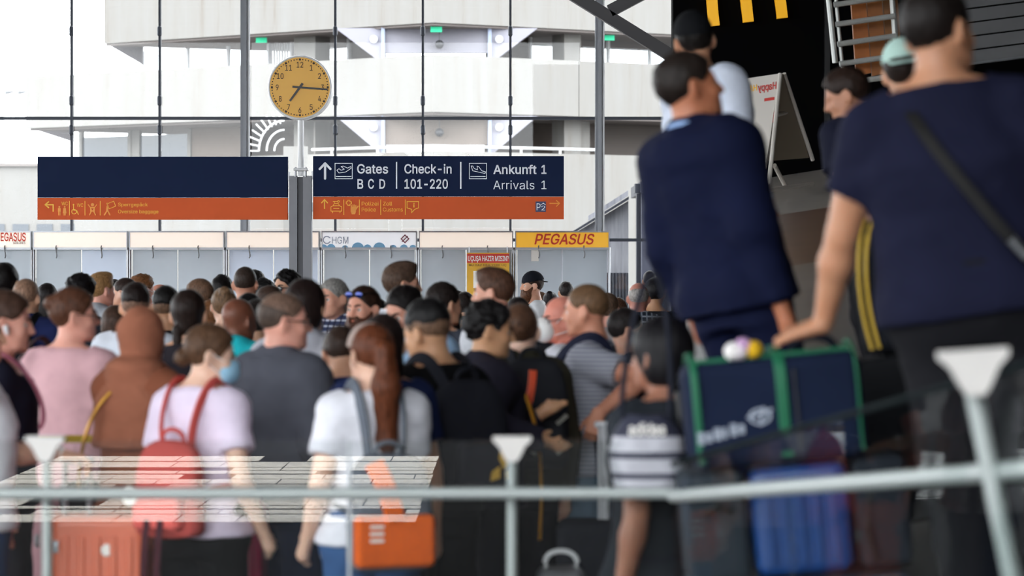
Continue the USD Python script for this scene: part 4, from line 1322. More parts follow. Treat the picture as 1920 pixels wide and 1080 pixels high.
S.line('speech_bubble', [(763.5, 378), (785, 378), (785, 390), (778, 392.5), (772, 399), (772, 392.5), (763.5, 390), (763.5, 378)], 1.4, SIGNY, 1)
S.text('i', 775, 778, 389, 8, SIGNY)
S.poly('parking_badge', sbox(1004, 378, 1023.5, 397.5), plain('badge_blue', srgb(32, 44, 92), .4))
S2 = Sheet(o2, GY - .046)
S2.text('P', 1006, 1013.5, 394.5, 13, SIGNW)
S2.text('2', 1015, 1022, 394.5, 8.5, SIGNW)
S2.line('badge_roof', [(1014.5, 384), (1018.5, 381), (1022.5, 384)], 1.1, SIGNW, 1)
S.line('arrow', [[(1031, 381.5), (1048, 381.5)], [(1043, 376), (1049, 381.5), (1043, 387)]], 1.8, SIGNO, 1)

st = thing('sign_post', 'grey double steel post between the two direction signs', 'post')
for a, b in ((543, 558), (569, 585)):
    part('channel', bx((X(a, GS), GY - .07, 0), (X(b, GS), GY + .07, Zp(330, GS))), POSTG, st, smooth=False)
part('web', bx((X(558, GS), GY - .03, 0), (X(569, GS), GY + .05, Zp(332, GS))), plain('post_web', srgb(80, 81, 86), .5, .4), st, smooth=False)
for a in (549.5, 578):
    for py in (340, 358, 377, 430, 515, 545):
        b_ = lathe([(.0005, -.012), (.02, -.010), (.024, -.002), (.024, .002)], 14)
        b_.apply_translation([X(a, GS), GY - .07, Zp(py, GS)])
        part('bolt', b_, plain('bolt_steel', srgb(206, 200, 190), .3, .7), st)
ck = thing('clock', 'round station clock with yellow face on a white pole above the signs', 'clock')
cx, cz, cr = X(563.5, GS), Zp(165, GS), 60.5 / GS
yc = GY - .10
part('pole', tube([(X(564, GS), GY, Zp(330, GS)), (X(564, GS), GY, cz)], 5.8 / GS, 20), WHITEPAINT, ck)
part('base_plate', rbox((.155, .2, .03), .01, (X(564.5, GS), GY, Zp(318, GS))), WHITEPAINT, ck)
for dx in (-.055, .055):
    part('foot_bolt', tube([(X(564.5, GS) + dx, GY - .07, Zp(332, GS)), (X(564.5, GS) + dx, GY - .07, Zp(314, GS))], .012, 8), STEEL, ck)
cs = lathe([(.0005, -.10), (cr * .9, -.10), (cr, -.07), (cr, .07), (cr * .985, .10), (cr * .95, .108), (cr * .93, .10), (cr * .93, .09), (.0005, .09)], 72)
cs.apply_translation([cx, GY, cz])
part('case', cs, WHITEPAINT, ck)
fc = lathe([(.0005, -.004), (cr * .931, -.004), (cr * .931, .004), (.0005, .004)], 64)
fc.apply_translation([cx, yc + .004, cz])
part('face', fc, plain('clock_yellow', srgb(222, 168, 72), .45, emit=srgb(222, 168, 72), es=.12), ck)
INK = plain('clock_ink', srgb(52, 32, 20), .5)
for k in range(60):
    a = math.radians(6 * k)
    big = k % 5 == 0
    w_ = .022 if big else .0115
    tk = rbox((w_, .006, w_), .0028, (0, 0, 0), 6)
    tk.apply_transform(trimesh.transformations.rotation_matrix(a, [0, 1, 0]))
    tk.apply_translation([cx + .862 * cr * math.sin(a), yc - .004, cz + .862 * cr * math.cos(a)])
    part('hour_mark' if big else 'minute_mark', tk, INK, ck, smooth=False)
for k in range(1, 13):
    a = math.radians(30 * k)
    m = lettering(str(k), .062, .03 if k < 10 else .072, .003)
    m = upright(m, (cx + .70 * cr * math.sin(a) - (.015 if k < 10 else .036), yc - .002, cz + .70 * cr * math.cos(a) - .031))
    part('numeral', m, INK, ck, smooth=False)
for nm, ang, L, w, back in (('hour_hand', 216.0, .185, .026, .055), ('minute_hand', 94.5, .305, .022, .08)):
    m = upright(extrude(affinity.rotate(Polygon([(-w / 2, -back), (w / 2, -back), (w * .42, L), (-w * .42, L)]), -ang, origin=(0, 0)), .006), (cx, yc - (.008 if nm[0] == 'h' else .016), cz))
    part(nm, m, plain('clock_hands', srgb(30, 24, 24), .4), ck, smooth=False)
hub = lathe([(.0005, -.03), (.016, -.028), (.018, 0), (.018, .004)], 16)
hub.apply_translation([cx, yc, cz])
part('hub', hub, looks['clock_hands'], ck)


# ------------------------------------------------------------------ raised sloping deck on the right, and the dark shop front behind it
def deck(x, y):
    return .888 + (x - 1.484) * .158 + (y - 8.2) * .092


def up_frame(x, y, yaw=0.0, dz=0.0, lean=9.0):
    M = np.eye(4)
    a = math.radians(-lean)
    Rl = np.array([[math.cos(a), 0, math.sin(a)], [0, 1, 0], [-math.sin(a), 0, math.cos(a)]])
    M[:3, :3] = Rl @ rot(yaw)
    M[:3, 3] = (x, y, deck(x, y) + dz)
    return M


def decking(name, pts, mat_, parent, th=.12, lift=0.0):
    m = extrude(Polygon(pts), 1.0)
    v = m.vertices
    topm = v[:, 2] > .5
    v[:, 2] = np.where(topm, deck(v[:, 0], v[:, 1]) + lift, deck(v[:, 0], v[:, 1]) - th + lift)
    part(name, m, mat_, parent, smooth=False)


dk = thing('floor_ramp', 'sloping grey and brown floor rising to the shop front on the right', 'floor', kind='structure')
GREYF = plain('ramp_grey', srgb(112, 108, 106), .35, var=.1, scale=2)
BRF = plain('ramp_brown', srgb(92, 66, 54), .4, var=.15, scale=3)
PALEF = plain('ramp_pale', srgb(150, 144, 138), .3, var=.08, scale=2)
decking('near_floor', [(.42, 5.5), (8, 5.5), (8, 18.2), (1.10, 18.2), (.64, 9.1), (.74, 9.1), (.74, 8.62), (.42, 8.62)], GREYF, dk)
decking('brown_band', [(1.102, 18.2), (8, 18.2), (8, 22.0), (1.33, 22.0)], BRF, dk)
decking('pale_band', [(1.332, 22.0), (8, 22.0), (8, 26.2), (1.6, 26.2)], PALEF, dk)
for x_, y_ in ((.5, 6.2), (.5, 8.4), (.95, 11.8), (1.2, 18), (1.6, 25), (6, 6.5), (6, 18), (6, 25)):
    part('leg', bx((x_, y_, 0), (x_ + .12, y_ + .12, deck(x_, y_) - .1)), DARKSTEEL, dk, smooth=False)
SHY = 26.0
shs = F / SHY
sw2 = thing('wall_right', 'black shop front on the right behind the sloping floor', 'wall', kind='structure')
part('wall', bx((X(1262, shs), SHY, 0), (9.5, SHY + .3, 8.6)), BLACKWALL, sw2, smooth=False)
part('side_wall', bx((9.2, -25, 0), (9.5, 26, 8.6)), BLACKWALL, sw2, smooth=False)
part('rear_wall', bx((.7, -7.3, 0), (9.2, -7, 8.6)), BLACKWALL, sw2, smooth=False)
part('canopy', bx((1.5, -7, 4.9), (9.2, 25.2, 5.1)), BLACKWALL, sw2, smooth=False)
for px in (1545, 1800):
    part('post', bx((X(px, shs), SHY - .06, 0), (X(px + 10, shs), SHY, 7)), BLACK, sw2, smooth=False)
# yellow arched M
ms = thing('letter_sign', 'large glowing yellow arched letter M on the black shop front', 'sign')
ars = []
for c in (-.155, .155):
    o = affinity.scale(Point(c, 0).buffer(1.0, 48), .205, .62, origin=(c, 0))
    i = affinity.scale(Point(c, -.04).buffer(1.0, 48), .108, .54, origin=(c, -.04))
    ars.append(o.difference(i).intersection(sbox(-2, 0, 2, 2)))
mm = unary_union(ars)
mm = unary_union([mm, *[sbox(x_ - .0485, -.12, x_ + .0485, .02) for x_ in (-.312, 0.0, .312)]])
mm = affinity.rotate(mm, 6.5, origin=(0, 0))
m = upright(extrude(mm, .06), (X(1399, shs), SHY - .04, Zp(18, shs)))
part('letter', m, plain('glow_yellow', srgb(238, 176, 30), .4, emit=srgb(238, 172, 26), es=.55), ms, smooth=False)
# menu rack of pale bars over orange boards, and the roller shutter
RKY = 22.5
rs = F / RKY
rk = thing('ladder_rack', 'pale metal ladder rack standing before orange boards, upper right', 'rack')
up_ = plain('rack_metal', srgb(186, 188, 184), .4, .3)
for (a, b, w) in (((1548, -60), (1566, 118), .022), ((1562, -60), (1580, 130), .014), ((1668, -60), (1682, 110), .022)):
    p, q_ = at(*a, RKY), at(*b, RKY)
    part('rail', tube([p, q_], w, 8), up_, rk)
for k in range(6):
    y0 = -38 + 37 * k
    p, q_ = at(1560 + 3.5 * k, y0 + 10, RKY - .04), at(1672 + 3 * k, y0 - 6, RKY - .04)
    part('rung', tube([p, q_], .022, 8), up_, rk)
for k in range(3):
    a, b = 1596 + 30 * k, 1624 + 30 * k
    part('board', upright(extrude(Polygon([(X(a, rs), Zp(-60, rs)), (X(b, rs), Zp(-66, rs)), (X(b + 14, rs), Zp(134, rs)), (X(a + 14, rs), Zp(140, rs))]), .04), (0, RKY + .2, 0)), plain('orange_board_%d' % k, srgb(170 - 22 * k, 96 - 8 * k, 36), .5, var=.2), rk, smooth=False)
sh_ = thing('roller_shutter', 'grey slatted roller shutter at the upper right corner', 'shutter')
SH2 = 23.5
s2 = F / SH2
for k in range(7):
    p = [(X(1790, s2), Zp(-68 + 26 * k + 12, s2)), (X(2010, s2), Zp(-68 + 26 * k - 16, s2)), (X(2010, s2), Zp(-68 + 26 * k + 7, s2)), (X(1790, s2), Zp(-68 + 26 * k + 35, s2))]
    m = upright(extrude(Polygon(p), .05), (0, SH2 + .004 * (k % 2), 0))
    part('slat', m, plain('shutter_grey', srgb(120, 120, 122), .5, .2, var=.05), sh_, smooth=False)
part('bottom_bar', upright(extrude(Polygon([(X(1790, s2), Zp(122, s2)), (X(2010, s2), Zp(94, s2)), (X(2010, s2), Zp(98, s2)), (X(1790, s2), Zp(126, s2))]), .07), (0, SH2, 0)), STEEL, sh_, smooth=False)
# A-frame board
AY = 23.6
aS = F / AY
af = thing('pavement_sign', 'white A-frame board with mirrored red and yellow print on the pale floor', 'sign')
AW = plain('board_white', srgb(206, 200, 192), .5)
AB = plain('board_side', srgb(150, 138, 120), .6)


def quad(name, pts, y0, y1s, mat_, th=.03, parent=None):
    """a board with four corners seen at pixel pts, at depths y1s"""
    c = [at(px, py, yy) for (px, py), yy in zip(pts, y1s)]
    n = np.cross(c[1] - c[0], c[3] - c[0])
    n /= np.linalg.norm(n)
    if n[1] < 0:
        n = -n
    v = np.vstack([c, [q + n * th for q in c]])
    f = [(0, 1, 2), (0, 2, 3), (6, 5, 4), (7, 6, 4)] + [x for i in range(4) for x in ((i, i + 4, (i + 1) % 4), ((i + 1) % 4, i + 4, (i + 1) % 4 + 4))]
    m = trimesh.Trimesh(v, np.array(f), process=True)
    m.fix_normals()
    return part(name, m, mat_, parent or af, smooth=False)


ft = [(1380, 148), (1460, 140), (1440, 312), (1392, 316)]
fp = quad('front_board', [(1380, 150), (1461, 138), (1436, 314), (1372, 322)], AY, (AY, AY - .15, AY - .35, AY - .2), AW)
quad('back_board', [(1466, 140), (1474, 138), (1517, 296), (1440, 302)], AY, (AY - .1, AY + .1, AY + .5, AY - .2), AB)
for nm, a, b, ya, yb in (('leg', (1463, 138), (1440, 362), AY - .15, AY - .45), ('leg', (1470, 138), (1524, 300), AY, AY + .5), ('leg', (1452, 310), (1474, 352), AY - .2, AY + .1), ('crossbar', (1452, 216), (1492, 208), AY - .2, AY + .3), ('foot', (1440, 356), (1524, 345), AY - .4, AY + .3)):
    part(nm, tube([at(*a, ya), at(*b, yb)], .018, 8), AW, af)
RF = plain('print_red', srgb(196, 50, 40), .5)


def flip(m):
    m = m.copy()
    m.apply_scale([-1, 1, 1])
    m.invert()
    return m


def onboard(mesh, u_, v_):
    """places flat print (metres, origin lower left) on the front board: u to the right, v up, from its upper left corner"""
    o, a, b = at(1380, 150, AY), at(1461, 138, AY - .15), at(1372, 322, AY - .2)
    ex, ez = (a - o) / np.linalg.norm(a - o), (o - b) / np.linalg.norm(o - b)
    n = np.cross(ez, ex)
    if n[1] > 0:
        n = -n
    m = mesh.copy()
    v = m.vertices
    m.vertices = o + ex * (u_ + v[:, :1]) + ez * (v_ + v[:, 1:2]) + n * (v[:, 2:3] + .004)
    return m


w_ = flip(lettering('Happy', .06, .16, bold=True))
part('lettering', onboard(w_, .36, -.13), RF, fp, smooth=False)
w_ = flip(lettering('HAPPY', .05, .17, bold=True))
part('lettering', onboard(w_, .19, -.12), SIGNY, fp, smooth=False)
for nm, c_, u0, v0, u1, v1 in (('print_block', RF, .26, -.42, .35, -.20), ('print_block', plain('print_green', srgb(90, 120, 60), .5), .17, -.40, .25, -.33), ('print_block', plain('print_tan', srgb(190, 140, 80), .5), .10, -.36, .19, -.28), ('print_block', plain('print_pink', srgb(200, 150, 150), .5), .2, -.60, .3, -.5), ('print_block', plain('print_grey', srgb(150, 152, 160), .5), .12, -.7, .28, -.64)):
    part(nm, onboard(bx((u0, v0, 0), (u1, v1, .004)), 0, 0), c_, fp, smooth=False)

# the people on the deck
NAV = (24, 29, 54)
r4y = 7.65
p4 = person('large man in a navy T-shirt with a thin cross-body strap at the far right', 1740, -30, 697, hy=-38, hp=4, build=1.32, skin=(178, 128, 98), hair=('short', (30, 24, 22)),
            wear=('tee', (21, 23, 44)), legs=('trousers', (22, 22, 26)), arms=(tuple(at(1540, 622, 7.85)), 'slack'), fine=(-1,), place=up_frame(1.385, r4y, -8), h=1.80, group='men walking past on the raised floor', curl=12, hands_out=((( -1.0, .1, -.15), (0.1, .2, -1.0)), None), quality=True)
cb = thing('shoulder_bag', 'small dark cross-body bag at the right hip of the large man in navy', 'bag', mat=p4['M'])
u = p4['u']
LEA = plain('worn_leather', srgb(18, 17, 17), .6, spec=.2)
strp = spline([(-.095 * u, -.02, 1.50 * u), (-.06 * u, -.135 * 1.15, 1.38 * u), (.05 * u, -.175 * 1.15, 1.18 * u), (.18 * u, -.15 * 1.15, .98 * u), (.24 * u, -.06, .93 * u)], 26)
part('strap', tube(strp, .01, 10, flat=(.035, .01), up=np.array([0, -1, .3])), LEA, cb, smooth=50)
part('buckle', tube([strp[17] + (0, -.012, 0), strp[19] + (0, -.012, 0)], .014, 8), STEEL, cb)
part('pouch', rbox((.06, .2, .16), .02, (.285 * u, -.03, .87 * u)), cloth((30, 30, 34)), cb)

p1 = person('man in a long-sleeved navy jacket with light blue collar, left of the A-frame board', 1262, 100, 575, hy=-28, skin=(176, 112, 82), hair=('short', (38, 30, 26)), wear=('jacket', (11, 17, 44)), legs=('trousers', (11, 17, 44)),
            arms=('down', tuple(at(1478, 622, 9.15))), place=up_frame(.955, 9.34, -46, 0, 14), h=1.69, build=.9, group='men walking past on the raised floor', quality=True)
part('shirt_collar', tube([(p1['u'] * .07 * math.sin(a), p1['u'] * (-.03 - .07 * math.cos(a)), p1['u'] * (1.51 - .02 * (1 - math.cos(a)))) for a in np.linspace(-2.4, 2.4, 15)], .014, 8), cloth((150, 178, 222)), p1['prim'])
p2 = person('man in a loose white top and black cap walking in front of the A-frame board', 1290, 15, 430, hy=60, skin=(190, 140, 110), hair=('short', (26, 22, 20)), wear=('sweater', (206, 213, 228)), legs=('trousers', (30, 32, 40)),
            arms=('down', 'down'), place=up_frame(1.10, 12.75, -52), h=1.76, build=1.0, group='men walking past on the raised floor', quality=True)
cap(p2, (16, 17, 20))
sb = thing('sling_strap', 'thin black sling strap across the back of the man in the loose white top', 'strap', mat=p2['M'])
part('strap', tube(spline([(.09 * p2['u'], -.04, 1.505 * p2['u']), (.10 * p2['u'], -.15, 1.36 * p2['u']), (.11 * p2['u'], -.165, 1.15 * p2['u']), (.12 * p2['u'], -.15, .98 * p2['u'])], 18), .01, 8, flat=(.035, .01), up=np.array([0, -1, .2])), BLACK, sb, smooth=50)
p5 = person('dark-haired youth looking left between the A-frame board and the large man in navy', 1575, 130, 440, hy=50, hp=12, skin=(176, 126, 100), hair=('messy', (44, 30, 24)), wear=('tee', (22, 24, 40)), legs=('trousers', (20, 20, 24)),
            place=up_frame(1.66, 12.1, 30), h=1.44, group='men walking past on the raised floor', quality=True)
p6 = person('person in a mint green cap half hidden behind the head of the large man', 1665, 83, 500, hy=-10, skin=(190, 146, 120), hair=('short', (40, 30, 26)), wear=('tee', (24, 26, 40)), legs=('trousers', (22, 22, 26)),
            place=up_frame(1.70, 10.7, 0), h=1.56, group='men walking past on the raised floor', quality=True)
cap(p6, (176, 206, 196), True)

# the loaded baggage trolley
LY = 8.25
TL = up_frame((1458 - 960) / F * LY + .10, LY, 0, 0, 5.5)


def tl(px, py):
    """local point of the trolley frame that is seen at px, py in the plane of the cases' fronts"""
    return np.linalg.inv(TL) @ np.append(at(px, py, LY), 1)


tr_ = thing('luggage_trolley', 'dark luggage trolley under the stacked suitcases of the large man', 'trolley', mat=TL)
b0 = tl(1500, 1090)
bz = .13
part('platform', rbox((.62, .55, .04), .015, (b0[0], .22, bz)), DARKSTEEL, tr_)
for x_ in (-.26, .26):
    for y_ in (.02, .42):
        part('wheel', blob([(b0[0] + x_ - .014, y_, .06, .05), (b0[0] + x_ + .014, y_, .06, .05)]), BLACK, tr_)
part('handle_bar', tube([(b0[0] - .27, .52, .70), (b0[0] - .27, .56, .74), (b0[0] + .27, .56, .74), (b0[0] + .27, .52, .70)], .018, 10), BLACK, tr_)
for x_ in (-.27, .27):
    part('upright', tube([(b0[0] + x_, .48, bz), (b0[0] + x_, .52, .70)], .014, 8), BLACK, tr_)
# navy case with green zips
a0, a1 = tl(1280, 690), tl(1634, 862)
cw, ch = abs(a1[0] - a0[0]) - .0, .315
cc = (a0[0] + a1[0]) / 2
z1 = (tl(1460, 668)[2])
z0 = z1 - ch
NC = cloth((22, 31, 54))
GR = plain('green_zip', srgb(14, 98, 66), .6, bump=.3, bscale=200)
sc1 = thing('suitcase', 'navy soft suitcase with bright green zips lying on top of the trolley', 'suitcase', mat=TL)
part('shell', rbox((cw, .30, ch), .045, (cc, .15, (z0 + z1) / 2), 20), NC, sc1, smooth=50)
for xx, w in ((cc - cw / 2 + .03, .022), (cc + .02, .034), (cc + cw * .5 - .02, .008)):
    lp = [(xx, -.006, z0 + .03), (xx, -.008, z1 - .05), (xx, .012, z1 - .012), (xx, .05, z1 + .006), (xx, .25, z1 + .006), (xx, .29, z1 - .012)]
    part('zip', tube(spline(lp, 30), .01, 10, flat=(w, .014), up=np.array([0, -1, .6])), GR, sc1, smooth=50)
part('zip', tube([(cc - cw / 2 + .02, .03, z1 + .003), (cc + cw / 2 - .03, .03, z1 + .003)], .007, 8), GR, sc1)
part('panel_seam', tube([(cc + .06, -.004, z0 + .04), (cc + .06, -.004, z1 - .04)], .004, 6), BLACK, sc1)
part('handle', tube(spline([(cc + .06, .1, z1), (cc + .08, .1, z1 + .03), (cc + .18, .1, z1 + .03), (cc + .2, .1, z1)], 16), .012, 8), cloth((20, 24, 34)), sc1)
lg = tl(1310, 834)
for k, (w, h_) in enumerate(((.022, .05), (.02, .04), (.024, .05), (.016, .042), (.022, .05), (.02, .038))):
    part('logo_letter', bx((lg[0] + .024 * k, -.006, lg[2] + .0 + .004 * k), (lg[0] + .024 * k + w * .8, -.0, lg[2] + .004 * k + h_ * .7)), plain('worn_print', srgb(150, 158, 172), .6), sc1, smooth=False)
gl = Point(0, 0).buffer(.03).difference(Point(0, 0).buffer(.022)).union(LineString([(-.03, 0), (.03, .02)]).buffer(.005)).union(LineString([(0, -.03), (.01, .03)]).buffer(.004))
part('logo', upright(extrude(affinity.scale(gl, 1.1, .8), .004), (lg[0] + .185, 0, lg[2] + .065)), looks['worn_print'], sc1, smooth=False)
# blue case below
e0, e1 = tl(1405, 890), tl(1612, 1080)
sc2 = thing('suitcase', 'bright blue suitcase standing upright on the trolley under the navy suitcase', 'suitcase', mat=TL)
bw, zt = abs(e1[0] - e0[0]), z0 - .006
BLU = plain('blue_shell', srgb(30, 66, 128), .3, var=.06, coat=.3)
part('shell', rbox((bw, .25, zt - bz - .022), .04, ((e0[0] + e1[0]) / 2, .17, (zt + bz + .022) / 2), 20), BLU, sc2, smooth=50)
for k in range(5):
    xx = e0[0] + bw * (.18 + .16 * k)
    part('rib', rbox((.014, .012, zt - bz - .12), .005, (xx, .042, (zt + bz) / 2), 8), BLU, sc2)
sc3 = thing('suitcase', 'dark grey suitcase right of the blue suitcase on the trolley', 'suitcase', mat=TL)
part('shell', rbox((.16, .3, zt - bz - .022), .03, (e1[0] + .095, .2, (zt + bz + .022) / 2), 16), cloth((40, 44, 52)), sc3, smooth=50)
part('handle', tube([(e1[0] + .06, .05, zt - .3), (e1[0] + .04, .03, zt - .2), (e1[0] + .06, .05, zt - .1)], .01, 8), BLACK, sc3)
sc4 = thing('suitcase', 'dark suitcase left of the blue suitcase on the trolley', 'suitcase', mat=TL)
part('shell', rbox((.19, .3, zt - bz - .022), .03, (e0[0] - .105, .2, (zt + bz + .022) / 2), 16), cloth((52, 58, 66)), sc4, smooth=50)
part('handle', tube([(e0[0] - .14, .05, zt - .12), (e0[0] - .1, .03, zt - .1), (e0[0] - .06, .05, zt - .12)], .01, 8), BLACK, sc4)
# plush tag on the case
tg = thing('luggage_toy', 'small white, yellow and pink plush tag on the navy suitcase handle', 'toy', mat=TL)
g0 = tl(1396, 664)
for dx, dz, r_, c_ in ((-.03, -.012, .028, (232, 228, 226)), (.028, -.004, .027, (226, 178, 40)), (0, .022, .026, (196, 156, 196)), (-.012, .005, .028, (226, 216, 222))):
    part('ball', blob([(g0[0] + dx, .02, max(g0[2] + dz, z1 + .026), r_), (g0[0] + dx + .006, .03, max(g0[2] + dz, z1 + .026), r_ * .9)]), cloth(c_), tg, smooth=True)
# black bag with yellow piping on a dark case behind the trolley
M7 = up_frame(1.20, 9.3, 0)
kk = np.linalg.inv(M7) @ np.append(at(1648, 668, 9.3), 1)
kb = thing('suitcase', 'black upright suitcase behind the hand of the large man in navy', 'suitcase', mat=M7)
part('shell', rbox((.34, .24, kk[2] - .06), .03, (kk[0] + .04, 0, (kk[2] + .06) / 2), 16), cloth((24, 25, 28)), kb, smooth=50)
for x_ in (-.1, .1):
    part('wheel', blob([(kk[0] + .04 + x_, -.08, .03, .03), (kk[0] + .04 + x_, .08, .03, .03)]), BLACK, kb)
yb = thing('travel_bag', 'black travel bag with double yellow piping beside the arm of the large man', 'bag', mat=M7)
part('bag_body', rbox((.20, .2, .44), .06, (kk[0] + .06, 0, kk[2] + .222), 18), cloth((26, 28, 34)), yb, smooth=50)
YP = plain('yellow_piping', srgb(200, 164, 52), .5)
for dx in (-.03, -.005):
    part('piping', tube(spline([(kk[0] + dx, -.098, kk[2] + .03), (kk[0] + dx - .012, -.105, kk[2] + .2), (kk[0] + dx + .015, -.1, kk[2] + .38), (kk[0] + dx + .05, -.06, kk[2] + .448)], 20), .006, 8), YP, yb)
part('pale_panel', rbox((.07, .02, .16), .008, (kk[0] + .08, -.1, kk[2] + .3), 10), plain('bag_pale', srgb(150, 158, 168), .5), yb)
part('handle', tube(spline([(kk[0] + .02, 0, kk[2] + .43), (kk[0] + .03, 0, kk[2] + .5), (kk[0] + .1, 0, kk[2] + .5), (kk[0] + .11, 0, kk[2] + .43)], 14), .012, 8), BLACK, yb)


# ------------------------------------------------------------------ the queue: nearest first
TAN, PALE, PINK, OLIVE, BROWNS, YEL = (206, 158, 130), (222, 182, 160), (220, 160, 142), (186, 140, 108), (122, 76, 56), (200, 152, 116)
n2 = person('woman in a dusty pink T-shirt with pinned-up brown hair, left of the brown headscarf', 134, 537, 425, yaw=-24, hy=-52, fem=True, build=1.42, fat=.006, skin=PINK, hair=('bun', (92, 58, 42)), wear=('tee', (216, 172, 178)), legs=('trousers', (150, 112, 118)), face=True, arms=('slack', 'down'))
glasses(n2, (90, 60, 50))
n3 = person('woman in a brown headscarf and long brown coat in the left foreground', 266, 572, 462, yaw=-25, hy=-12, fem=True, build=.86, skin=PALE, hair=('hijab', (150, 94, 74)), wear=('coat', (140, 84, 62)), legs=('skirt', (30, 28, 32)), arms=('phone', 'front'))
# headscarf: hood, roll round the neck and cape
p = n3
g = Field(axis(-.26, .26, .011), axis(-.26, .26, .011), axis(p['zN'] - .32, p['h'] + .05, .011))
T, R, hs, u = p['T'], p['R'], p['hs'], p['u']
g.ell(T + R @ np.array([0, -.012, .022]), CRAN[1] + .012, R, .02)
g.ell(T + R @ np.array([0, -.012, -.055]), (.082, .09, .095), R, .03)
for k in range(16):
    a = 2 * np.pi * k / 16
    a2 = 2 * np.pi * (k + 1) / 16
    f_ = lambda t: np.array([.075 * math.sin(t), -.035 - .075 * math.cos(t), p['zN'] + .02 - .035 * (1 - math.cos(t)) / 2])
    g.cone(f_(a), f_(a2), .040, .040, .03)
g.loft([(p['zN'] - .30, .185 * u, .155 * u, -.02), (p['zN'] - .12, .175 * u, .14 * u, -.02), (p['zN'] - .03, .125 * u, .115 * u, -.025), (p['zN'] + .02, .09 * u, .08 * u, -.03)], .012, .04)
g.ell(T + R @ np.array([0, .105, -.022]), (.056, .05, .078), R, .012, 's')
v, f = g.surface()
v = wrinkle(wrinkle(relax(v, f, 1), f, .012, (7, 7, 14), 5), f, .005, (16, 16, 26), 6)
part('headscarf', (v, f), cloth((154, 98, 76)), p['prim'], smooth=True)
bs = thing('shoulder_bag', 'black bag with a gold chain strap on the woman in the brown headscarf', 'bag', mat=p['M'])
part('strap', tube(spline([(-.05, -.16 * u, 1.40 * u), (-.11, -.215 * u, 1.28 * u), (-.15, -.225 * u, 1.12 * u), (-.17, -.215 * u, .98 * u)], 20), .008, 8), plain('gold_chain', srgb(176, 128, 52), .35, .7), bs)
part('bag_body', rbox((.07, .22, .20), .025, (-.23 * u, -.12, .92 * u)), cloth((24, 22, 24)), bs)
n4 = person('girl in a pale lilac T-shirt with a light blue face mask and coral backpack', 380, 602, 490, yaw=-28, hy=-52, hp=10, fem=True, build=1.05, skin=PALE, hair=('lowbun', (92, 66, 48)), wear=('tee', (226, 212, 232)), legs=('trousers', (16, 16, 18)), face=True, arms=('down', 'slack'))
face_mask(n4, (150, 196, 222), label='light blue face mask')
b4, c4 = backpack(n4, 'coral red backpack with dark hanging straps worn by the girl in lilac', (196, 84, 78), (.29, .13, .36), zc=1.09, back=.19, strapw=.034)
rg = lathe([(.018, -.004), (.034, -.004), (.036, .002), (.016, .004), (.018, -.004)], 24)
rg.apply_translation([-.10, c4[1] - .115, c4[2] - .02])
part('badge', rg, looks['print_white'], b4)
for dx in (-.03, .03):
    part('loose_strap', tube(spline([(dx, c4[1] - .1, c4[2] - .1), (dx + .005, c4[1] - .13, c4[2] - .25), (dx - .004, c4[1] - .11, c4[2] - .55)], 14), .01, 8, flat=(.03, .006), up=np.array([0, -1, .1])), cloth((70, 34, 42)), b4, smooth=50)
m1 = person('man with glasses and thinning grey-brown hair in a dark grey shirt, left of centre', 528, 543, 455, yaw=-34, hy=-42, build=.98, fat=.004, skin=PINK, hair=('ring', (84, 70, 62)), wear=('shirt', (84, 86, 96)), legs=('jeans', (44, 54, 78)), face=True, arms=('down', 'slack'), brows=(80, 66, 58))
glasses(m1, (36, 34, 36))
hv, hf = hair_field('buzz', .0065, 2)
part('thin_hair', (m1['T'] + (hv * m1['hs'] * .998) @ m1['R'].T, hf), hair_look((124, 98, 84)), m1['prim'], smooth=True)
m9 = person('woman with a long auburn ponytail and pale headband in a white T-shirt, centre foreground', 698, 604, 506, yaw=18, hy=8, fem=True, build=1.08, skin=PALE, hair=('ponytail', (104, 56, 34)), wear=('tee', (226, 226, 234)), legs=('jeans', (58, 92, 138)), arms=('slack', 'front'))
hb_ = [m9['hd']((.088 * math.sin(a), .018, .028 + .098 * math.cos(a))) for a in np.linspace(-1.5, 1.5, 25)]
part('headband', tube(hb_, .01, 10, flat=(.034, .008), up=np.array([m9['R'] @ np.array([math.sin(a), 0, math.cos(a)]) for a in np.linspace(-1.5, 1.5, 25)])), cloth((176, 158, 150)), m9['prim'], smooth=50)
b9, c9 = backpack(m9, 'grey backpack with bright orange front panel and strap worn by the ponytail woman', (98, 104, 114), (.32, .15, .42), zc=1.03, back=.20, pocket=False)
OR = cloth((226, 100, 34))
part('orange_pocket', rbox((.30, .07, .19), .025, (.0, c9[1] - .065, c9[2] - .10), 14), OR, b9)
part('orange_stripe', tube(spline([(-.07, c9[1] - .045, c9[2] + .18), (-.04, c9[1] - .085, c9[2] + .10), (-.005, c9[1] - .10, c9[2] - .03)], 14), .01, 10, flat=(.075, .02), up=np.array([0, -1, .35])), OR, b9, smooth=50)
for dz in (-.05, -.075, -.10):
    part('print_bar', bx((-.10, c9[1] - .103, c9[2] + dz), (-.05, c9[1] - .099, c9[2] + dz + .012)), looks['print_white'], b9, smooth=False)
m8 = person('young man with black undercut hair in a black T-shirt looking down left, centre foreground', 815, 559, 470, yaw=34, hy=22, hp=14, build=.94, skin=YEL, hair=('undercut', (18, 16, 17)), wear=('tee', (16, 16, 18)), legs=('trousers', (14, 14, 16)), arms=('phone', 'front'))
b8, c8 = backpack(m8, 'black backpack with a gold emblem worn by the young man in black', (30, 31, 38), (.32, .17, .47), zc=1.20, back=.20)
GOLD = plain('gold_print', srgb(216, 172, 72), .45)
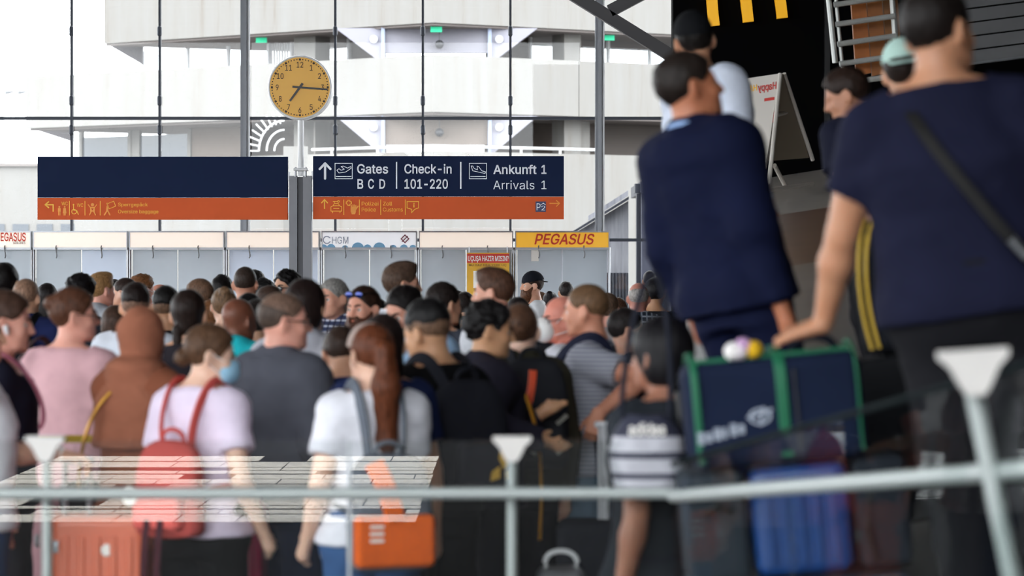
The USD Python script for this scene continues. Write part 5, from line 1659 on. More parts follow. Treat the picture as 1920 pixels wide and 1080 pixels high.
for pl in ([(-.014, .07), (.022, .015), (.0, -.012), (-.024, .03)], [(-.055, -.02), (-.02, .0), (-.022, -.045), (-.062, -.055)], [(.005, -.02), (.045, -.005), (.048, -.05), (.01, -.052)]):
    part('emblem', upright(extrude(Polygon(pl), .006), (.07, c8[1] - .13, c8[2] - .10)), GOLD, b8, smooth=False)
m11 = person('person with short curly black hair and dark jacket facing right in the centre foreground', 913, 562, 442, yaw=-70, hy=-14, hp=6, build=.95, fem=True, fat=.006, skin=YEL, hair=('curly', (22, 19, 20)), wear=('jacket', (42, 40, 52)), legs=('trousers', (26, 26, 34)), face=True, arms=('phone', tuple(at(1022, 826, F / 456))), fine=(1,), hands_out=(None, ((1, .1, -.15), (0, .8, .8))))
ss_ = thing('bag_strap', 'yellow bag strap hanging down the front of the dark-jacketed curly-haired person', 'strap', mat=m11['M'])
part('strap', tube(spline([(.10, .10, 1.42 * m11['u']), (.14, .17, 1.2 * m11['u']), (.15, .19, 1.0 * m11['u']), (.16, .18, .72 * m11['u'])], 18), .01, 8, flat=(.035, .01), up=np.array([.6, 1, .1])), cloth((214, 150, 48)), ss_, smooth=50)
m25 = person('brown-haired person in an olive jacket carrying the large black rucksack', 972, 567, 420, yaw=13, hy=-16, skin=PALE, hair=('short', (92, 64, 48)), wear=('jacket', (62, 60, 50)), legs=('trousers', (40, 40, 46)), build=.84)
b25, c25 = backpack(m25, 'large black rucksack with an orange-red stripe and grey reflectors, right of centre', (40, 41, 46), (.32, .17, .48), zc=1.26, back=.22)
part('orange_stripe', tube(spline([(-.015, c25[1] - .065, c25[2] + .19), (-.03, c25[1] - .09, c25[2] + .10), (-.05, c25[1] - .095, c25[2] + .03)], 12), .01, 8, flat=(.035, .012), up=np.array([0, -1, .2])), plain('orange_red_trim', srgb(232, 86, 46), .5), b25, smooth=50)
for sx, dz in ((-.04, -.02), (.1, -.02), (-.04, -.15), (.1, -.15)):
    part('reflector', upright(extrude(affinity.rotate(sbox(-.03, -.009, .03, .009), -38 if sx < 0 else 38), .006), (sx, c25[1] - .125, c25[2] + dz)), plain('reflector_grey', srgb(170, 168, 160), .4), b25, smooth=False)
m17 = person('sunburnt bald man in a white T-shirt wearing a white cup respirator', 1054, 550, 364, yaw=74, hy=38, hp=4, build=1.16, skin=(214, 136, 118), hair=('bald', (0, 0, 0)), wear=('tee', (222, 222, 230)), legs=('shorts', (44, 46, 52)), face=True, arms=('front', 'slack'))
face_mask(m17, (232, 230, 228), True, label='white cup-shaped respirator')
glasses(m17, (60, 56, 54))
m18 = person('short-haired blond man in a grey striped T-shirt with one hand on a case handle', 1102, 527, 408, yaw=80, hy=-6, hp=4, build=1.2, skin=(204, 142, 116), hair=('buzz', (112, 84, 60)), wear=('tee', striped('striped_tee', (170, 172, 182), (128, 130, 144), 16.0)), legs=('shorts', (112, 132, 150)), face=True, arms=((.385, 12.64, 1.20), 'slack'), fine=(-1,), curl=48, hands_out=(((-.1, .25, -.9), (.9, .1, -.2)), None), brows=(120, 90, 66))
sl = thing('sling_bag', 'dark navy sling bag across the shoulder of the man in the striped T-shirt', 'bag', mat=m18['M'])
u = m18['u']
part('strap', tube(spline([(-.08 * u, -.19 * u, 1.20 * u), (-.115 * u, -.14 * u, 1.38 * u), (-.125 * u, -.035 * u, 1.515 * u), (-.12 * u, .09 * u, 1.44 * u), (-.10 * u, .165 * u, 1.26 * u), (-.04 * u, .175 * u, 1.1 * u)], 36), .01, 10, flat=(.075, .016), up=np.array([(-.5, y_, z_) for y_, z_ in zip(np.linspace(-1, 1, 36), 1 - np.linspace(-1, 1, 36) ** 2)])), cloth((38, 42, 62)), sl, smooth=50)
part('bag_body', rbox((.20, .09, .30), .04, (0, -.215 * u, 1.20 * u), 14), cloth((38, 42, 62)), sl)
m19 = person('boy with short dark hair in a black top, right of the striped T-shirt', 1172, 576, 345, yaw=-70, hy=-10, hp=4, child=True, skin=(196, 150, 128), hair=('short', (40, 34, 34)), wear=('tee', (30, 34, 42)), legs=('trousers', (30, 32, 40)), face=True)
part('chest_print', blob([(-.03, m19['rows'][4][2] + .02, 1.02 * m19['u'] + .2, .03), (.04, m19['rows'][4][2] + .02, 1.02 * m19['u'] + .22, .03)]), plain('green_print', srgb(60, 150, 110), .5), m19['prim'])
m23 = person('black-haired person in a dark sweater seen from behind, beside the navy suitcase', 1240, 592, 600, yaw=38, hy=8, build=1.02, fem=True, skin=(150, 104, 84), hair=('bob', (22, 20, 24)), wear=('tee', (38, 42, 48)), legs=('trousers', (32, 34, 42)), arms=('hip', 'slack'))
db = thing('duffel_bag', 'white and navy banded bag with white lettering hanging beside the dark sweater', 'bag')
dx, dy, dz = X(1212, 612), F / 616, Zp(848, 612)
g = Field(axis(-.16, .16, .009), axis(-.12, .12, .009), axis(-.16, .17, .009))
g.loft([(-.125, .085, .05, 0), (-.09, .105, .075, 0), (.0, .115, .085, 0), (.06, .105, .07, 0), (.12, .05, .035, 0)], 0, .02)
v, f = g.surface()
v = wrinkle(relax(v, f, 2), f, .008, (14, 14, 18), 4) + np.array([dx, dy, dz])
part('bag_body', (v, f), mat('banded_bag', {'t': ('geometry', {}), 's': ('separate_xyz', {}), 'm': ('map_range', {'from_min': dz - .125, 'from_max': dz + .13}), 'r': ('rgb_ramp', {'interpolate': False, 'ramp': [(0, srgb(176, 176, 184)), (.2, srgb(40, 42, 60)), (.27, srgb(176, 176, 184)), (.44, srgb(40, 42, 60)), (.52, srgb(176, 176, 184)), (.70, srgb(40, 42, 60))]}), 'p': ('principled_bsdf', {'roughness': .7})},
                             [('t.position', 's.vector'), ('s.z', 'm.value'), ('m.result', 'r.fac'), ('r.color', 'p.base_color')], 'p.BSDF'), db, smooth=True)
part('lettering', upright(lettering('adidas', .034, .11, bold=True), (dx - .06, dy - .082, dz + .062)), looks['print_white'], db, smooth=False)
part('strap', tube(spline([(dx - .07, dy, dz + .09), (dx - .06, dy + .02, dz + .3), (dx + .02, dy + .03, dz + .55), (dx + .07, dy + .02, dz + .3), (dx + .06, dy, dz + .1)], 24), .009, 8), cloth((34, 36, 46)), db, smooth=True)
n0 = person('youth with brown hair and white earphones facing right at the left edge', 8, 543, 462, yaw=-86, hy=2, hp=4, skin=PINK, hair=('messy', (74, 52, 42)), wear=('tee', (36, 36, 52)), legs=('trousers', (40, 42, 52)), face=True)
e = blob([(*n0['hd']((.092, .005, -.02)), .011), (*n0['hd']((.094, .012, -.045)), .006)])
part('earphone', e, WHITEPAINT, n0['prim'], smooth=True)
ly = thing('lanyard', 'pink-edged dark lanyard strap over the shoulder of the youth at the left edge', 'strap', mat=n0['M'])
part('strap', tube(spline([(.09, -.12, 1.40 * n0['u']), (.10, -.03, 1.51 * n0['u']), (.10, .10, 1.42 * n0['u']), (.08, .15, 1.2 * n0['u'])], 24), .008, 8, flat=(.02, .008), up=np.array([.6, .2, 1])), cloth((176, 104, 124)), ly, smooth=50)
n1 = person('traveller in a white T-shirt cut off by the left edge, reaching for the orange suitcase', -46, 560, 500, yaw=-70, hy=-10, build=1.12, skin=(216, 166, 140), hair=('short', (80, 60, 46)), wear=('tee', (232, 232, 238)), legs=('jeans', (40, 58, 92)), arms=('down', tuple(at(112, 852, F / 492))), fine=(1,), curl=42, hands_out=(None, ((-.1, 1, -.15), (0, -.15, -1))))
wt_ = n1['J'][1][2]
wd = n1['J'][1][2] - n1['J'][1][1]
wd /= np.linalg.norm(wd)
part('wristband', tube([wt_ - wd * .02, wt_ + wd * .005], .031, 14), looks['print_white'], n1['prim'])
hbg = thing('handbag', 'black handbag hanging at the back of the woman in pink', 'handbag', mat=n2['M'])
u = n2['u']
part('bag_body', rbox((.10, .26, .22), .05, (-.30 * u, -.10, 1.23 * u), 16), cloth((20, 19, 21)), hbg, smooth=50)
part('strap', tube(spline([(-.255 * u, -.13, 1.32 * u), (-.16 * u, -.185, 1.42 * u), (-.135 * u, -.04, 1.535 * u), (-.16 * u, .08, 1.45 * u), (-.26 * u, .0, 1.3 * u)], 28), .009, 8, flat=(.028, .01), up=np.array([-.5, -.3, 1])), cloth((66, 48, 50)), hbg, smooth=50)
ap = blob([(-.31 * u, -.13, 1.07 * u, .035), (-.305 * u, -.14, 1.062 * u, .034)])
rb_ = thing('red_ball', 'small red ball hanging under the black handbag of the woman in pink', 'toy', mat=n2['M'])
part('ball', ap, plain('red_ball', srgb(196, 40, 38), .4), rb_, smooth=True)
part('loop', tube([(-.31 * u, -.13, 1.1 * u), (-.305 * u, -.12, 1.14 * u)], .004, 6), BLACK, rb_)

# ---- second rank
m2 = person('person with a dark bob in a light grey hooded top, centre left', 574, 523, 412, yaw=-22, hy=4, skin=TAN, hair=('bob', (38, 26, 24)), wear=('hoodie', (168, 168, 176)), legs=('trousers', (60, 62, 70)), build=1.1)
m3 = person('older man with short grey hair and plaid shirt, left of the bearded man', 628, 519, 303, yaw=165, hy=-24, hp=2, skin=(206, 152, 130), hair=('flat', (150, 146, 142)), wear=('shirt', plaid('plaid_blue', (58, 66, 96), (196, 200, 214), (40, 40, 60), 9.0)), legs=('trousers', (60, 60, 70)), face=True, build=1.08, fat=.004, brows=(120, 108, 98))
m4 = person('bearded man with sunglasses pushed up on his head facing the camera', 683, 534, 344, yaw=160, hy=-14, hp=0, skin=(204, 146, 124), hair=('short', (52, 34, 26)), wear=('shirt', plaid('check_grey', (150, 152, 160), (60, 64, 80), (60, 64, 84), 7.0)), legs=('trousers', (50, 52, 60)), face=True, build=1.12)
beard(m4, (84, 46, 28), 1.25)
SHADE = plain('blue_lens', srgb(20, 40, 110), .05, .5, .8)
glasses(m4, (20, 20, 24), SHADE, up=.085, fw=-.018)
vs = backpack(m4, 'blue rucksack with broad blue straps on the bearded man', (38, 84, 134), (.30, .15, .42), zc=1.2, back=.19)
m5 = person('tall man with swept-back brown hair in a white T-shirt right of the bearded man', 752, 490, 318, yaw=-48, hy=-26, skin=(212, 160, 136), hair=('quiff', (86, 66, 54)), wear=('tee', (226, 228, 236)), legs=('trousers', (60, 64, 76)), build=1.02)
m6 = person('dark-haired man in a light blue shirt with his head bowed to the left', 772, 526, 374, yaw=150, hy=-14, hp=22, skin=(200, 142, 120), hair=('short', (26, 22, 22)), wear=('shirt', (150, 178, 206)), legs=('trousers', (50, 54, 64)), face=True)
beard(m6, (60, 46, 42), .75)
m7 = person('man with dark brown hair turned away right of the man with bowed head', 830, 527, 335, yaw=-30, hy=-20, skin=TAN, hair=('short', (40, 32, 30)), wear=('tee', (70, 74, 86)), legs=('trousers', (40, 40, 50)))
m10 = person('tall brown-haired man looking left above the curly black hair', 928, 501, 348, yaw=50, hy=26, hp=2, skin=(206, 150, 128), hair=('quiff', (88, 60, 46)), wear=('tee', (214, 216, 222)), legs=('trousers', (44, 46, 56)), face=True, build=1.04)
m9b = person('dark-haired woman just behind the headband of the ponytail woman', 716, 586, 487, yaw=10, hy=-16, fem=True, skin=TAN, hair=('long', (36, 26, 24)), wear=('tee', (30, 40, 76)), legs=('trousers', (34, 40, 60)))
m9c = person('person in a navy T-shirt left of the ponytail woman, face hidden', 648, 598, 440, yaw=8, hy=10, hp=30, skin=TAN, hair=('short', (60, 44, 36)), wear=('tee', (24, 36, 74)), legs=('trousers', (30, 34, 50)), build=1.1)
l20 = person('bald dark-skinned man with a turquoise collar left of the dark grey shirt', 445, 554, 360, yaw=-30, hy=-8, hp=4, skin=(116, 70, 52), hair=('bald', (0, 0, 0)), wear=('hoodie', (40, 186, 196)), legs=('trousers', (46, 48, 58)), build=1.06)
l13 = person('woman with dark parted hair in a braid behind the girl with the face mask', 352, 541, 388, yaw=6, hy=-6, fem=True, skin=TAN, hair=('braid', (40, 28, 24)), wear=('tee', (44, 40, 46)), legs=('trousers', (40, 40, 48)))
l11 = person('man with shaved nape in a pale grey T-shirt behind the brown headscarf', 256, 532, 335, yaw=-8, hy=4, skin=TAN, hair=('undercut', (34, 24, 22)), wear=('tee', (208, 212, 222)), legs=('trousers', (60, 60, 70)), build=1.08)
l12 = person('man with short black hair in a black T-shirt right of the brown headscarf', 312, 538, 312, yaw=-6, skin=OLIVE, hair=('fade', (22, 19, 19)), wear=('tee', (22, 22, 27)), legs=('trousers', (30, 30, 36)))
l2 = person('man with a shaven tan head and navy jacket near the left edge', 50, 519, 300, yaw=-12, skin=(190, 146, 120), hair=('buzz', (150, 116, 96)), wear=('jacket', (34, 42, 84)), legs=('trousers', (40, 40, 50)))
backpack(l2, 'black rucksack worn by the shaven man in the navy jacket', (20, 21, 24), (.30, .15, .44), zc=1.22)
l1 = person('tall man with thick black hair at the left edge of the crowd', 10, 493, 292, yaw=-10, skin=OLIVE, hair=('messy', (24, 20, 20)), wear=('tee', (34, 38, 60)), legs=('trousers', (36, 38, 48)))

# ---- third rank and beyond: smaller in the picture
far = [
    ('staff member with brown hair standing at the left-most counters, face to the hall', 101, 518, 146, 175, ('short', (86, 62, 50)), ('shirt', (70, 78, 100)), TAN, dict(face=True)),
    ('fair-haired staff member behind the left-most counters, left of the brown-haired one', 79, 523, 132, 178, ('short', (150, 116, 84)), ('shirt', (200, 200, 206)), PALE, dict(face=True)),
    ('dark-haired woman between the shaven tan head and the pinned-up hair', 88, 530, 236, 10, ('long', (32, 26, 26)), ('tee', (46, 44, 52)), TAN, dict(fem=True)),
    ('man with bushy black hair bowed to the right, above the pink T-shirt', 144, 511, 284, -30, ('curly', (26, 22, 24)), ('tee', (54, 58, 70)), TAN, dict(hr=14)),
    ('blond youth in a light grey hooded top left of the brown headscarf', 190, 510, 258, -46, ('quiff', (166, 126, 84)), ('hoodie', (172, 176, 184)), PINK, {}),
    ('small dark-haired head just right of the blond youth', 217, 523, 205, -20, ('short', (38, 32, 32)), ('tee', (90, 92, 100)), TAN, {}),
    ('man with cropped brown hair looking left beside the curly brown hair', 233, 518, 246, 70, ('buzz', (52, 38, 34)), ('tee', (96, 90, 92)), (200, 150, 126), dict(face=True)),
    ('man with curly ginger-brown hair and a white mask under his chin', 268, 514, 226, -52, ('curly', (130, 86, 54)), ('tee', (150, 152, 160)), PINK, {}),
    ('bald man with glasses looking left, above the black T-shirt', 298, 530, 212, 66, ('bald', (0, 0, 0)), ('shirt', (110, 112, 124)), (190, 128, 108), dict(face=True)),
    ('light brown-haired man with his face turned left above the dark braid', 372, 521, 268, 58, ('short', (112, 84, 66)), ('tee', (80, 84, 96)), PINK, dict(face=True)),
    ('woman with long auburn hair just right of the dark braid', 397, 560, 278, 6, ('long', (128, 84, 52)), ('tee', (110, 90, 80)), PALE, dict(fem=True)),
    ('man with short thick black hair left of the tall cropped man', 417, 515, 250, -8, ('messy', (26, 22, 22)), ('tee', (48, 50, 60)), TAN, {}),
    ('woman with a messy light brown bun left of the tall cropped man', 420, 538, 290, 8, ('topbun', (122, 94, 70)), ('tee', (120, 110, 108)), PALE, dict(fem=True)),
    ('tall man with cropped hair in black, left of the sign post', 460, 497, 262, -4, ('buzz', (62, 50, 44)), ('tee', (28, 28, 32)), (196, 140, 116), dict(build=1.06)),
    ('dark head half hidden right of the tall cropped man', 479, 505, 226, -10, ('short', (30, 26, 26)), ('tee', (50, 50, 58)), TAN, {}),
    ('round black-haired head left of the man in dark glasses', 495, 522, 234, 0, ('curly', (22, 20, 22)), ('tee', (40, 40, 46)), OLIVE, {}),
    ('brown-haired man looking down left in front of the man in dark glasses', 512, 531, 272, 62, ('short', (64, 46, 38)), ('tee', (130, 128, 134)), (206, 156, 132), dict(face=True, hp=18)),
    ('man in the white shirt behind the bald dark-skinned man', 483, 560, 350, -10, ('short', (40, 34, 32)), ('shirt', (226, 228, 234)), TAN, {}),
    ('dark-haired person half hidden behind the older grey-haired man', 650, 548, 262, 20, ('short', (70, 54, 46)), ('tee', (120, 116, 120)), TAN, {}),
    ('small dark head right of the bearded man', 706, 558, 250, 30, ('short', (30, 26, 26)), ('tee', (196, 160, 70)), TAN, {}),
    ('dark-haired man far behind, right of the turned-away dark brown hair', 858, 544, 182, 0, ('short', (30, 26, 28)), ('tee', (60, 64, 76)), TAN, {}),
    ('person in a mid-grey hooded top with a raised hand left of the tall brown-haired man', 872, 546, 230, -18, ('short', (46, 38, 36)), ('hoodie', (96, 98, 104)), TAN, {}),
    ('black-haired woman with a yellow top behind the tall man in white', 842, 566, 300, -10, ('long', (40, 30, 28)), ('tee', (214, 164, 56)), TAN, dict(fem=True)),
    ('long-haired girl in profile below the man with the backwards cap', 1010, 546, 176, 60, ('lowtail', (104, 76, 58)), ('tee', (120, 140, 160)), PALE, dict(fem=True, face=True)),
    ('woman with a black bun right of the girl in profile', 1032, 546, 180, -6, ('topbun', (26, 22, 26)), ('tee', (90, 96, 110)), TAN, dict(fem=True)),
    ('far dark-haired man just left of the blond striped man', 1061, 527, 168, 10, ('short', (40, 34, 34)), ('tee', (88, 92, 104)), TAN, {}),
    ('dark-haired child-height person behind the rucksack wearer, right', 970, 556, 288, 12, ('short', (36, 30, 30)), ('tee', (60, 62, 70)), TAN, {}),
    ('fair-haired person right behind the striped man', 1140, 548, 254, -8, ('short', (120, 96, 80)), ('tee', (160, 150, 150)), PINK, {}),
    ('auburn-haired person left of the bald man in plaid', 1158, 558, 214, 4, ('bob', (92, 62, 48)), ('tee', (110, 100, 104)), PALE, dict(fem=True)),
    ('bald older man in a dark plaid shirt seen from behind on the right', 1197, 527, 246, 0, ('ring', (176, 170, 166)), ('shirt', plaid('plaid_dark', (34, 44, 60), (170, 178, 190), (150, 160, 176), 8.0)), (196, 134, 118), dict(build=1.08)),
    ('man with black hair right of the bald man in plaid', 1227, 520, 232, -4, ('short', (28, 26, 30)), ('tee', (30, 32, 40)), OLIVE, {}),
    ('far dark head in front of the lift house pillar', 1218, 507, 150, 0, ('short', (44, 38, 40)), ('tee', (70, 72, 84)), TAN, {}),
    ('far dark round head right of the lift house pillar', 1248, 508, 146, 0, ('curly', (34, 30, 34)), ('tee', (60, 62, 74)), TAN, {}),
    ('woman with black hair between the shaven tan head and the left edge', 30, 540, 270, -6, ('long', (30, 26, 28)), ('tee', (80, 70, 80)), TAN, dict(fem=True)),
    ('brown-haired child-height person in front of the grey hooded youth', 218, 572, 318, -6, ('bob', (70, 50, 40)), ('tee', (150, 156, 170)), PALE, dict(fem=True)),
    ('dark-haired person between the messy bun and the bald dark-skinned man', 468, 548, 318, -8, ('short', (22, 20, 22)), ('jacket', (24, 24, 28)), TAN, {}),
    ('grey-haired man far back right of the sign post', 602, 534, 196, 0, ('short', (120, 112, 108)), ('tee', (110, 116, 130)), PINK, {}),
]
for lab, px, top, s, yaw, hair, wear, skin, kw in far:
    q = person(lab, px, top, s, yaw=yaw, hair=hair, wear=wear, skin=skin, legs=('trousers', (48 + (px * 7) % 30, 50 + (px * 5) % 26, 58 + (px * 3) % 34)), group='travellers queueing in the hall' if s > 150 else 'people far back in the hall', **kw)
    if 'glasses' in lab:
        glasses(q)
    if 'mask under' in lab:
        face_mask(q, (228, 230, 234))
l22 = person('black-haired man in dark glasses with his face turned left beside the sign post', 535, 506, 252, yaw=110, hy=28, skin=(204, 154, 128), hair=('curly', (24, 21, 22)), wear=('tee', (60, 62, 70)), face=True)
glasses(l22, (14, 14, 16), plain('black_lens', srgb(12, 12, 16), .08))
m13 = person('bearded man in a backwards black cap, black waistcoat and white T-shirt far back', 997, 509, 196, yaw=100, hy=6, skin=(206, 156, 132), hair=('short', (60, 42, 34)), wear=('tee', (224, 226, 230)), legs=('trousers', (40, 42, 50)), face=True, quality=True)
cap(m13, (26, 28, 36), True)
beard(m13, (96, 62, 42), 1.15)
q = m13
g = Field(axis(-.3, .3, .012), axis(-.25, .25, .012), axis(.84 * q['u'], q['zN'] + .05, .012))
g.loft([(z, rx * 1.02, ry, cy) for z, rx, ry, cy in q['rows']], .036, .02)
g.cut((0, 0, .88 * q['u']), (0, 0, -1))
g.f = np.maximum(g.f, np.minimum(g.A[1][None, :, None] - .05, .075 - np.abs(g.A[0][:, None, None])))
v, f = g.surface()
part('waistcoat', (relax(v, f, 1), f), cloth((24, 25, 29)), q['prim'], smooth=True)


# ------------------------------------------------------------------ glass balustrades and luggage in front
BY = 8.6
BS = F / BY
BGR = pane_look('balustrade_glass_side', (.93, .95, .945), .10, .6)
BGL = pane_look('balustrade_glass', (.96, .97, .965), .35, .95, .065)
RAILM = plain('rail_metal', srgb(164, 171, 169), .45, .2)
CLMP = plain('clamp_cap', srgb(206, 202, 198), .5)
bl = thing('glass_balustrade', 'clear glass balustrade with a pale rail across the left and centre foreground', 'balustrade')
zt, zr = Zp(826, BS), Zp(923, BS)
posts = [86, 960]


def clamp(x, y, ztop, w=.116):
    sh = Polygon([(-w / 2, 0), (w / 2, 0), (w / 2, -.012), (w * .34, -.03), (w * .2, -.062), (w * .12, -.075), (-w * .12, -.075), (-w * .2, -.062), (-w * .34, -.03), (-w / 2, -.012)])
    return upright(extrude(sh, .05), (x, y, ztop))


def pxs(px):
    return X(px, BS)


for px in posts + [-780]:
    x_ = pxs(px)
    pp = part('post', tube([(x_, BY + .03, 0), (x_, BY + .03, Zp(836, BS))], .0155, 14), RAILM, bl)
    part('clamp', clamp(x_, BY + .02, Zp(818, BS)), CLMP, pp, smooth=False)
edges = [-780, 86, 655, 960, 1262]
for a, b in zip(edges[:-1], edges[1:]):
    part('glass_pane', bx((pxs(a) + .006, BY - .006, .05), (pxs(b) - .006, BY + .006, zt)), BGL, bl, smooth=False)
part('pane_joint', bx((pxs(655) - .004, BY - .008, .05), (pxs(655) + .004, BY + .008, zt)), plain('joint_silver', srgb(176, 182, 186), .3), bl, smooth=False)
part('rail', tube([(pxs(-800), BY - .045, zr), (pxs(1262), BY - .045, zr)], .0175, 14), RAILM, bl)
for px in posts:
    part('rail_bracket', tube([(pxs(px), BY - .045, zr), (pxs(px), BY + .03, zr)], .011, 8), RAILM, bl)
# the part that runs towards the camera on the right
b2 = thing('glass_balustrade', 'glass balustrade with a thicker pale rail running towards the camera on the right', 'balustrade')
pA, pB = at(1262, 930, 8.45), at(1862, 885, 6.0)
d = (pB - pA)
pC = pB + d * .6
part('rail', tube([pA, pB, pC], .0195, 14), RAILM, b2)
tA, tB = at(1262, 872, 8.47), at(1836, 712, 6.02)
tC = tB + (tB - tA) * .6
th = np.array([.004, .010, 0])


def pane(c0, c1, low):
    v = np.array([c0, c1, [c1[0], c1[1], low], [c0[0], c0[1], low]])
    v = np.vstack([v, v + th])
    f = [(0, 1, 2), (0, 2, 3), (6, 5, 4), (7, 6, 4)] + [x for i in range(4) for x in ((i, i + 4, (i + 1) % 4), ((i + 1) % 4, i + 4, (i + 1) % 4 + 4))]
    m = trimesh.Trimesh(v, np.array(f), process=True)
    m.fix_normals()
    return m


for a, b in ((0, .36), (.37, .97), (1.0, 1.6)):
    part('glass_pane', pane(tA + (tB - tA) * a, tA + (tB - tA) * b, deck(1, 6) - .02 if a > .3 else .3), BGR, b2, smooth=False)
part('glass_edge', tube([tA + (0, 0, .004), tB + (0, 0, .004), tC + (0, 0, .004)], .008, 8), plain('glass_edge', srgb(20, 28, 30), .8, spec=.05), b2)
pf, ph = at(1905, 1120, 5.95), at(1826, 735, 5.95)
pp = part('post', tube([pf + (pf - ph) * .3, ph], .019, 14), RAILM, b2)
m = clamp(0, 0, 0, .142)
m.apply_scale([1, 1, 1.25])
m.apply_transform(trimesh.transformations.rotation_matrix(math.radians(-4), [0, 1, 0]))
m.apply_translation(at(1820, 655, 5.93))
part('clamp', m, CLMP, pp, smooth=False)

# orange hard-shell suitcase
sy, s_ = F / 488, 488.0
os_ = thing('suitcase', 'orange ribbed hard-shell suitcase with raised handle in the left foreground', 'suitcase')
ORS = plain('orange_shell', srgb(222, 112, 78), .38, var=.03, coat=.15)
x0, x1, ztp = X(98, s_), X(276, s_), Zp(966, s_)
part('front_shell', rbox((x1 - x0, .13, ztp - .07), .035, ((x0 + x1) / 2, sy, (ztp + .07) / 2), 20), ORS, os_, smooth=50)
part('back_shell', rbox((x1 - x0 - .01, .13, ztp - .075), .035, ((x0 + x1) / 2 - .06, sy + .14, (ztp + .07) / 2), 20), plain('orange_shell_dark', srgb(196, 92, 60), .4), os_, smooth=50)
part('zip_band', rbox((x1 - x0 - .03, .03, ztp - .09), .01, ((x0 + x1) / 2 - .03, sy + .07, (ztp + .07) / 2), 8), plain('orange_zip', srgb(150, 70, 48), .6), os_)
for k in range(5):
    xx = x0 + .06 + (x1 - x0 - .12) * k / 4
    part('rib', rbox((.028, .014, ztp - .22), .006, (xx, sy - .066, (ztp + .07) / 2), 8), ORS, os_)
bg = lathe([(.0005, -.004), (.022, -.004), (.024, .002)], 20)
bg.apply_translation([X(205, s_), sy - .072, Zp(1028, s_)])
part('badge', bg, plain('badge_silver', srgb(214, 206, 200), .3, .6), os_)
for px, py in ((110, 1022), (64, 1018)):
    part('lock', rbox((.022, .012, .05), .005, (X(px, s_), sy - .066 if px > 80 else sy + .072, Zp(py, s_)), 8), STEEL, os_)
for px in (115, 161):
    part('handle_rod', tube([(X(px, s_), sy + .1, ztp - .05), (X(px, s_), sy + .1, Zp(868, s_))], .011, 10), STEEL, os_)
part('handle_grip', rbox((.13, .03, .03), .012, (X(138, s_), sy + .1, Zp(866, s_)), 10), plain('grip_grey', srgb(140, 140, 146), .5), os_)
for dx in (.06, x1 - x0 - .06):
    for dy in (-.03, .15):
        part('wheel', blob([(x0 + dx - .01, sy + dy, .035, .034), (x0 + dx + .01, sy + dy, .035, .034)]), BLACK, os_)
# grey case with the tall handle held by the man in stripes
gy, gs = F / 423, 423.0
gc = thing('suitcase', 'dark grey suitcase whose tall white handle the man in the striped T-shirt holds', 'suitcase')
part('shell', rbox((.42, .26, .66), .05, (X(1132, gs), gy, .40), 18), cloth((56, 58, 66)), gc, smooth=50)
for px, w in ((1124, .008), (1135, .018)):
    part('handle_rod', tube([(X(px, gs), gy, .7), (X(px, gs), gy, Zp(800, gs))], w, 10), plain('handle_white', srgb(216, 218, 222), .35), gc)
part('handle_grip', rbox((.075, .034, .03), .012, (X(1130, gs), gy, Zp(796, gs)), 10), plain('handle_white', (1, 1, 1)), gc)
for dx in (-.16, .16):
    part('wheel', blob([(X(1132, gs) + dx, gy - .06, .034, .034), (X(1132, gs) + dx, gy + .06, .034, .034)]), BLACK, gc)
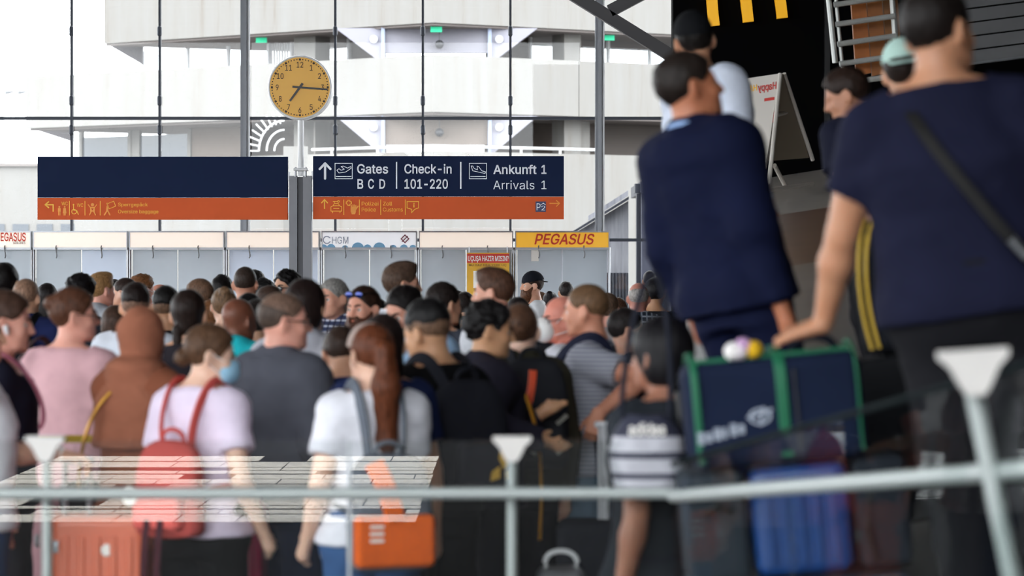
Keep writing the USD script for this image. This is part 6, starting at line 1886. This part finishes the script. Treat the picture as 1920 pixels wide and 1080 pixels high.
# fuchsia case, edge seen between the girl's trousers and the jeans
fy = F / 472
fcx = X(484, 472)
fu = thing('suitcase', 'narrow fuchsia suitcase seen edge-on between the girl in lilac and the dark grey shirt', 'suitcase')
part('shell', rbox((.055, .30, .80), .024, (fcx, fy, .5), 16), plain('fuchsia_shell', srgb(196, 34, 90), .35, coat=.2), fu, smooth=50)
part('handle', tube(spline([(fcx, fy - .08, .89), (fcx, fy - .05, .93), (fcx, fy + .05, .93), (fcx, fy + .08, .89)], 12), .012, 8), looks['fuchsia_shell'], fu)
for dy in (-.1, .1):
    part('wheel', blob([(fcx - .012, fy + dy, .05, .05), (fcx + .012, fy + dy, .05, .05)]), BLACK, fu)
# silver case low in the middle right
sv = thing('suitcase', 'silver grey suitcase low between the clamp post and the bare legs of the striped man', 'suitcase')
vx, vy = X(1052, 470), F / 470
part('shell', rbox((.20, .32, .56), .05, (vx, vy, .37), 18), plain('silver_shell', srgb(150, 150, 156), .3, .5), sv, smooth=50)
part('handle', tube(spline([(vx - .06, vy, .65), (vx - .05, vy, .70), (vx + .05, vy, .70), (vx + .06, vy, .65)], 12), .011, 8), WHITEPAINT, sv)
for dx in (-.07, .07):
    part('wheel', blob([(vx + dx, vy - .1, .045, .044), (vx + dx, vy + .1, .045, .044)]), BLACK, sv)
# yellow tape barrier behind the left clamp
tp = thing('queue_barrier', 'yellow belt barrier stretched behind the woman in pink at the left', 'barrier')
ty, ts = F / 446, 446.0
part('belt', bx((X(-40, ts), ty - .004, Zp(830, ts)), (X(236, ts), ty + .004, Zp(816, ts))), plain('belt_yellow', srgb(206, 176, 30), .5), tp, smooth=False)
for px in (-40, 236):
    part('post', tube([(X(px, ts), ty, 0), (X(px, ts), ty, Zp(812, ts))], .022, 14), BLACK, tp)
    part('base', lathe([(.0005, 0), (.16, 0), (.16, .015), (.03, .03), (.0005, .03)], 28, 'z').apply_translation([X(px, ts), ty, 0]), BLACK, tp)
# grey garment hanging over the ponytail woman's arm
gm = thing('garment', 'light grey garment hanging beside the orange backpack panel', 'garment')
g = Field(axis(-.10, .10, .009), axis(-.06, .06, .009), axis(-.50, .08, .009))
for k in range(6):
    a, b = np.array([.03 * math.sin(k), .01 * math.cos(2 * k), .03 - .08 * k]), np.array([.03 * math.sin(k + 1), .01 * math.cos(2 * k + 2), .03 - .08 * (k + 1)])
    g.cone(a, b, .032 - .001 * k, .03 - .001 * k, .03)
v, f = g.surface()
part('cloth', (wrinkle(relax(v, f, 1), f, .02, (14, 14, 8), 9) + np.array([X(772, 470), F / 474, Zp(880, 470)]), f), cloth((176, 178, 184)), gm, smooth=True)
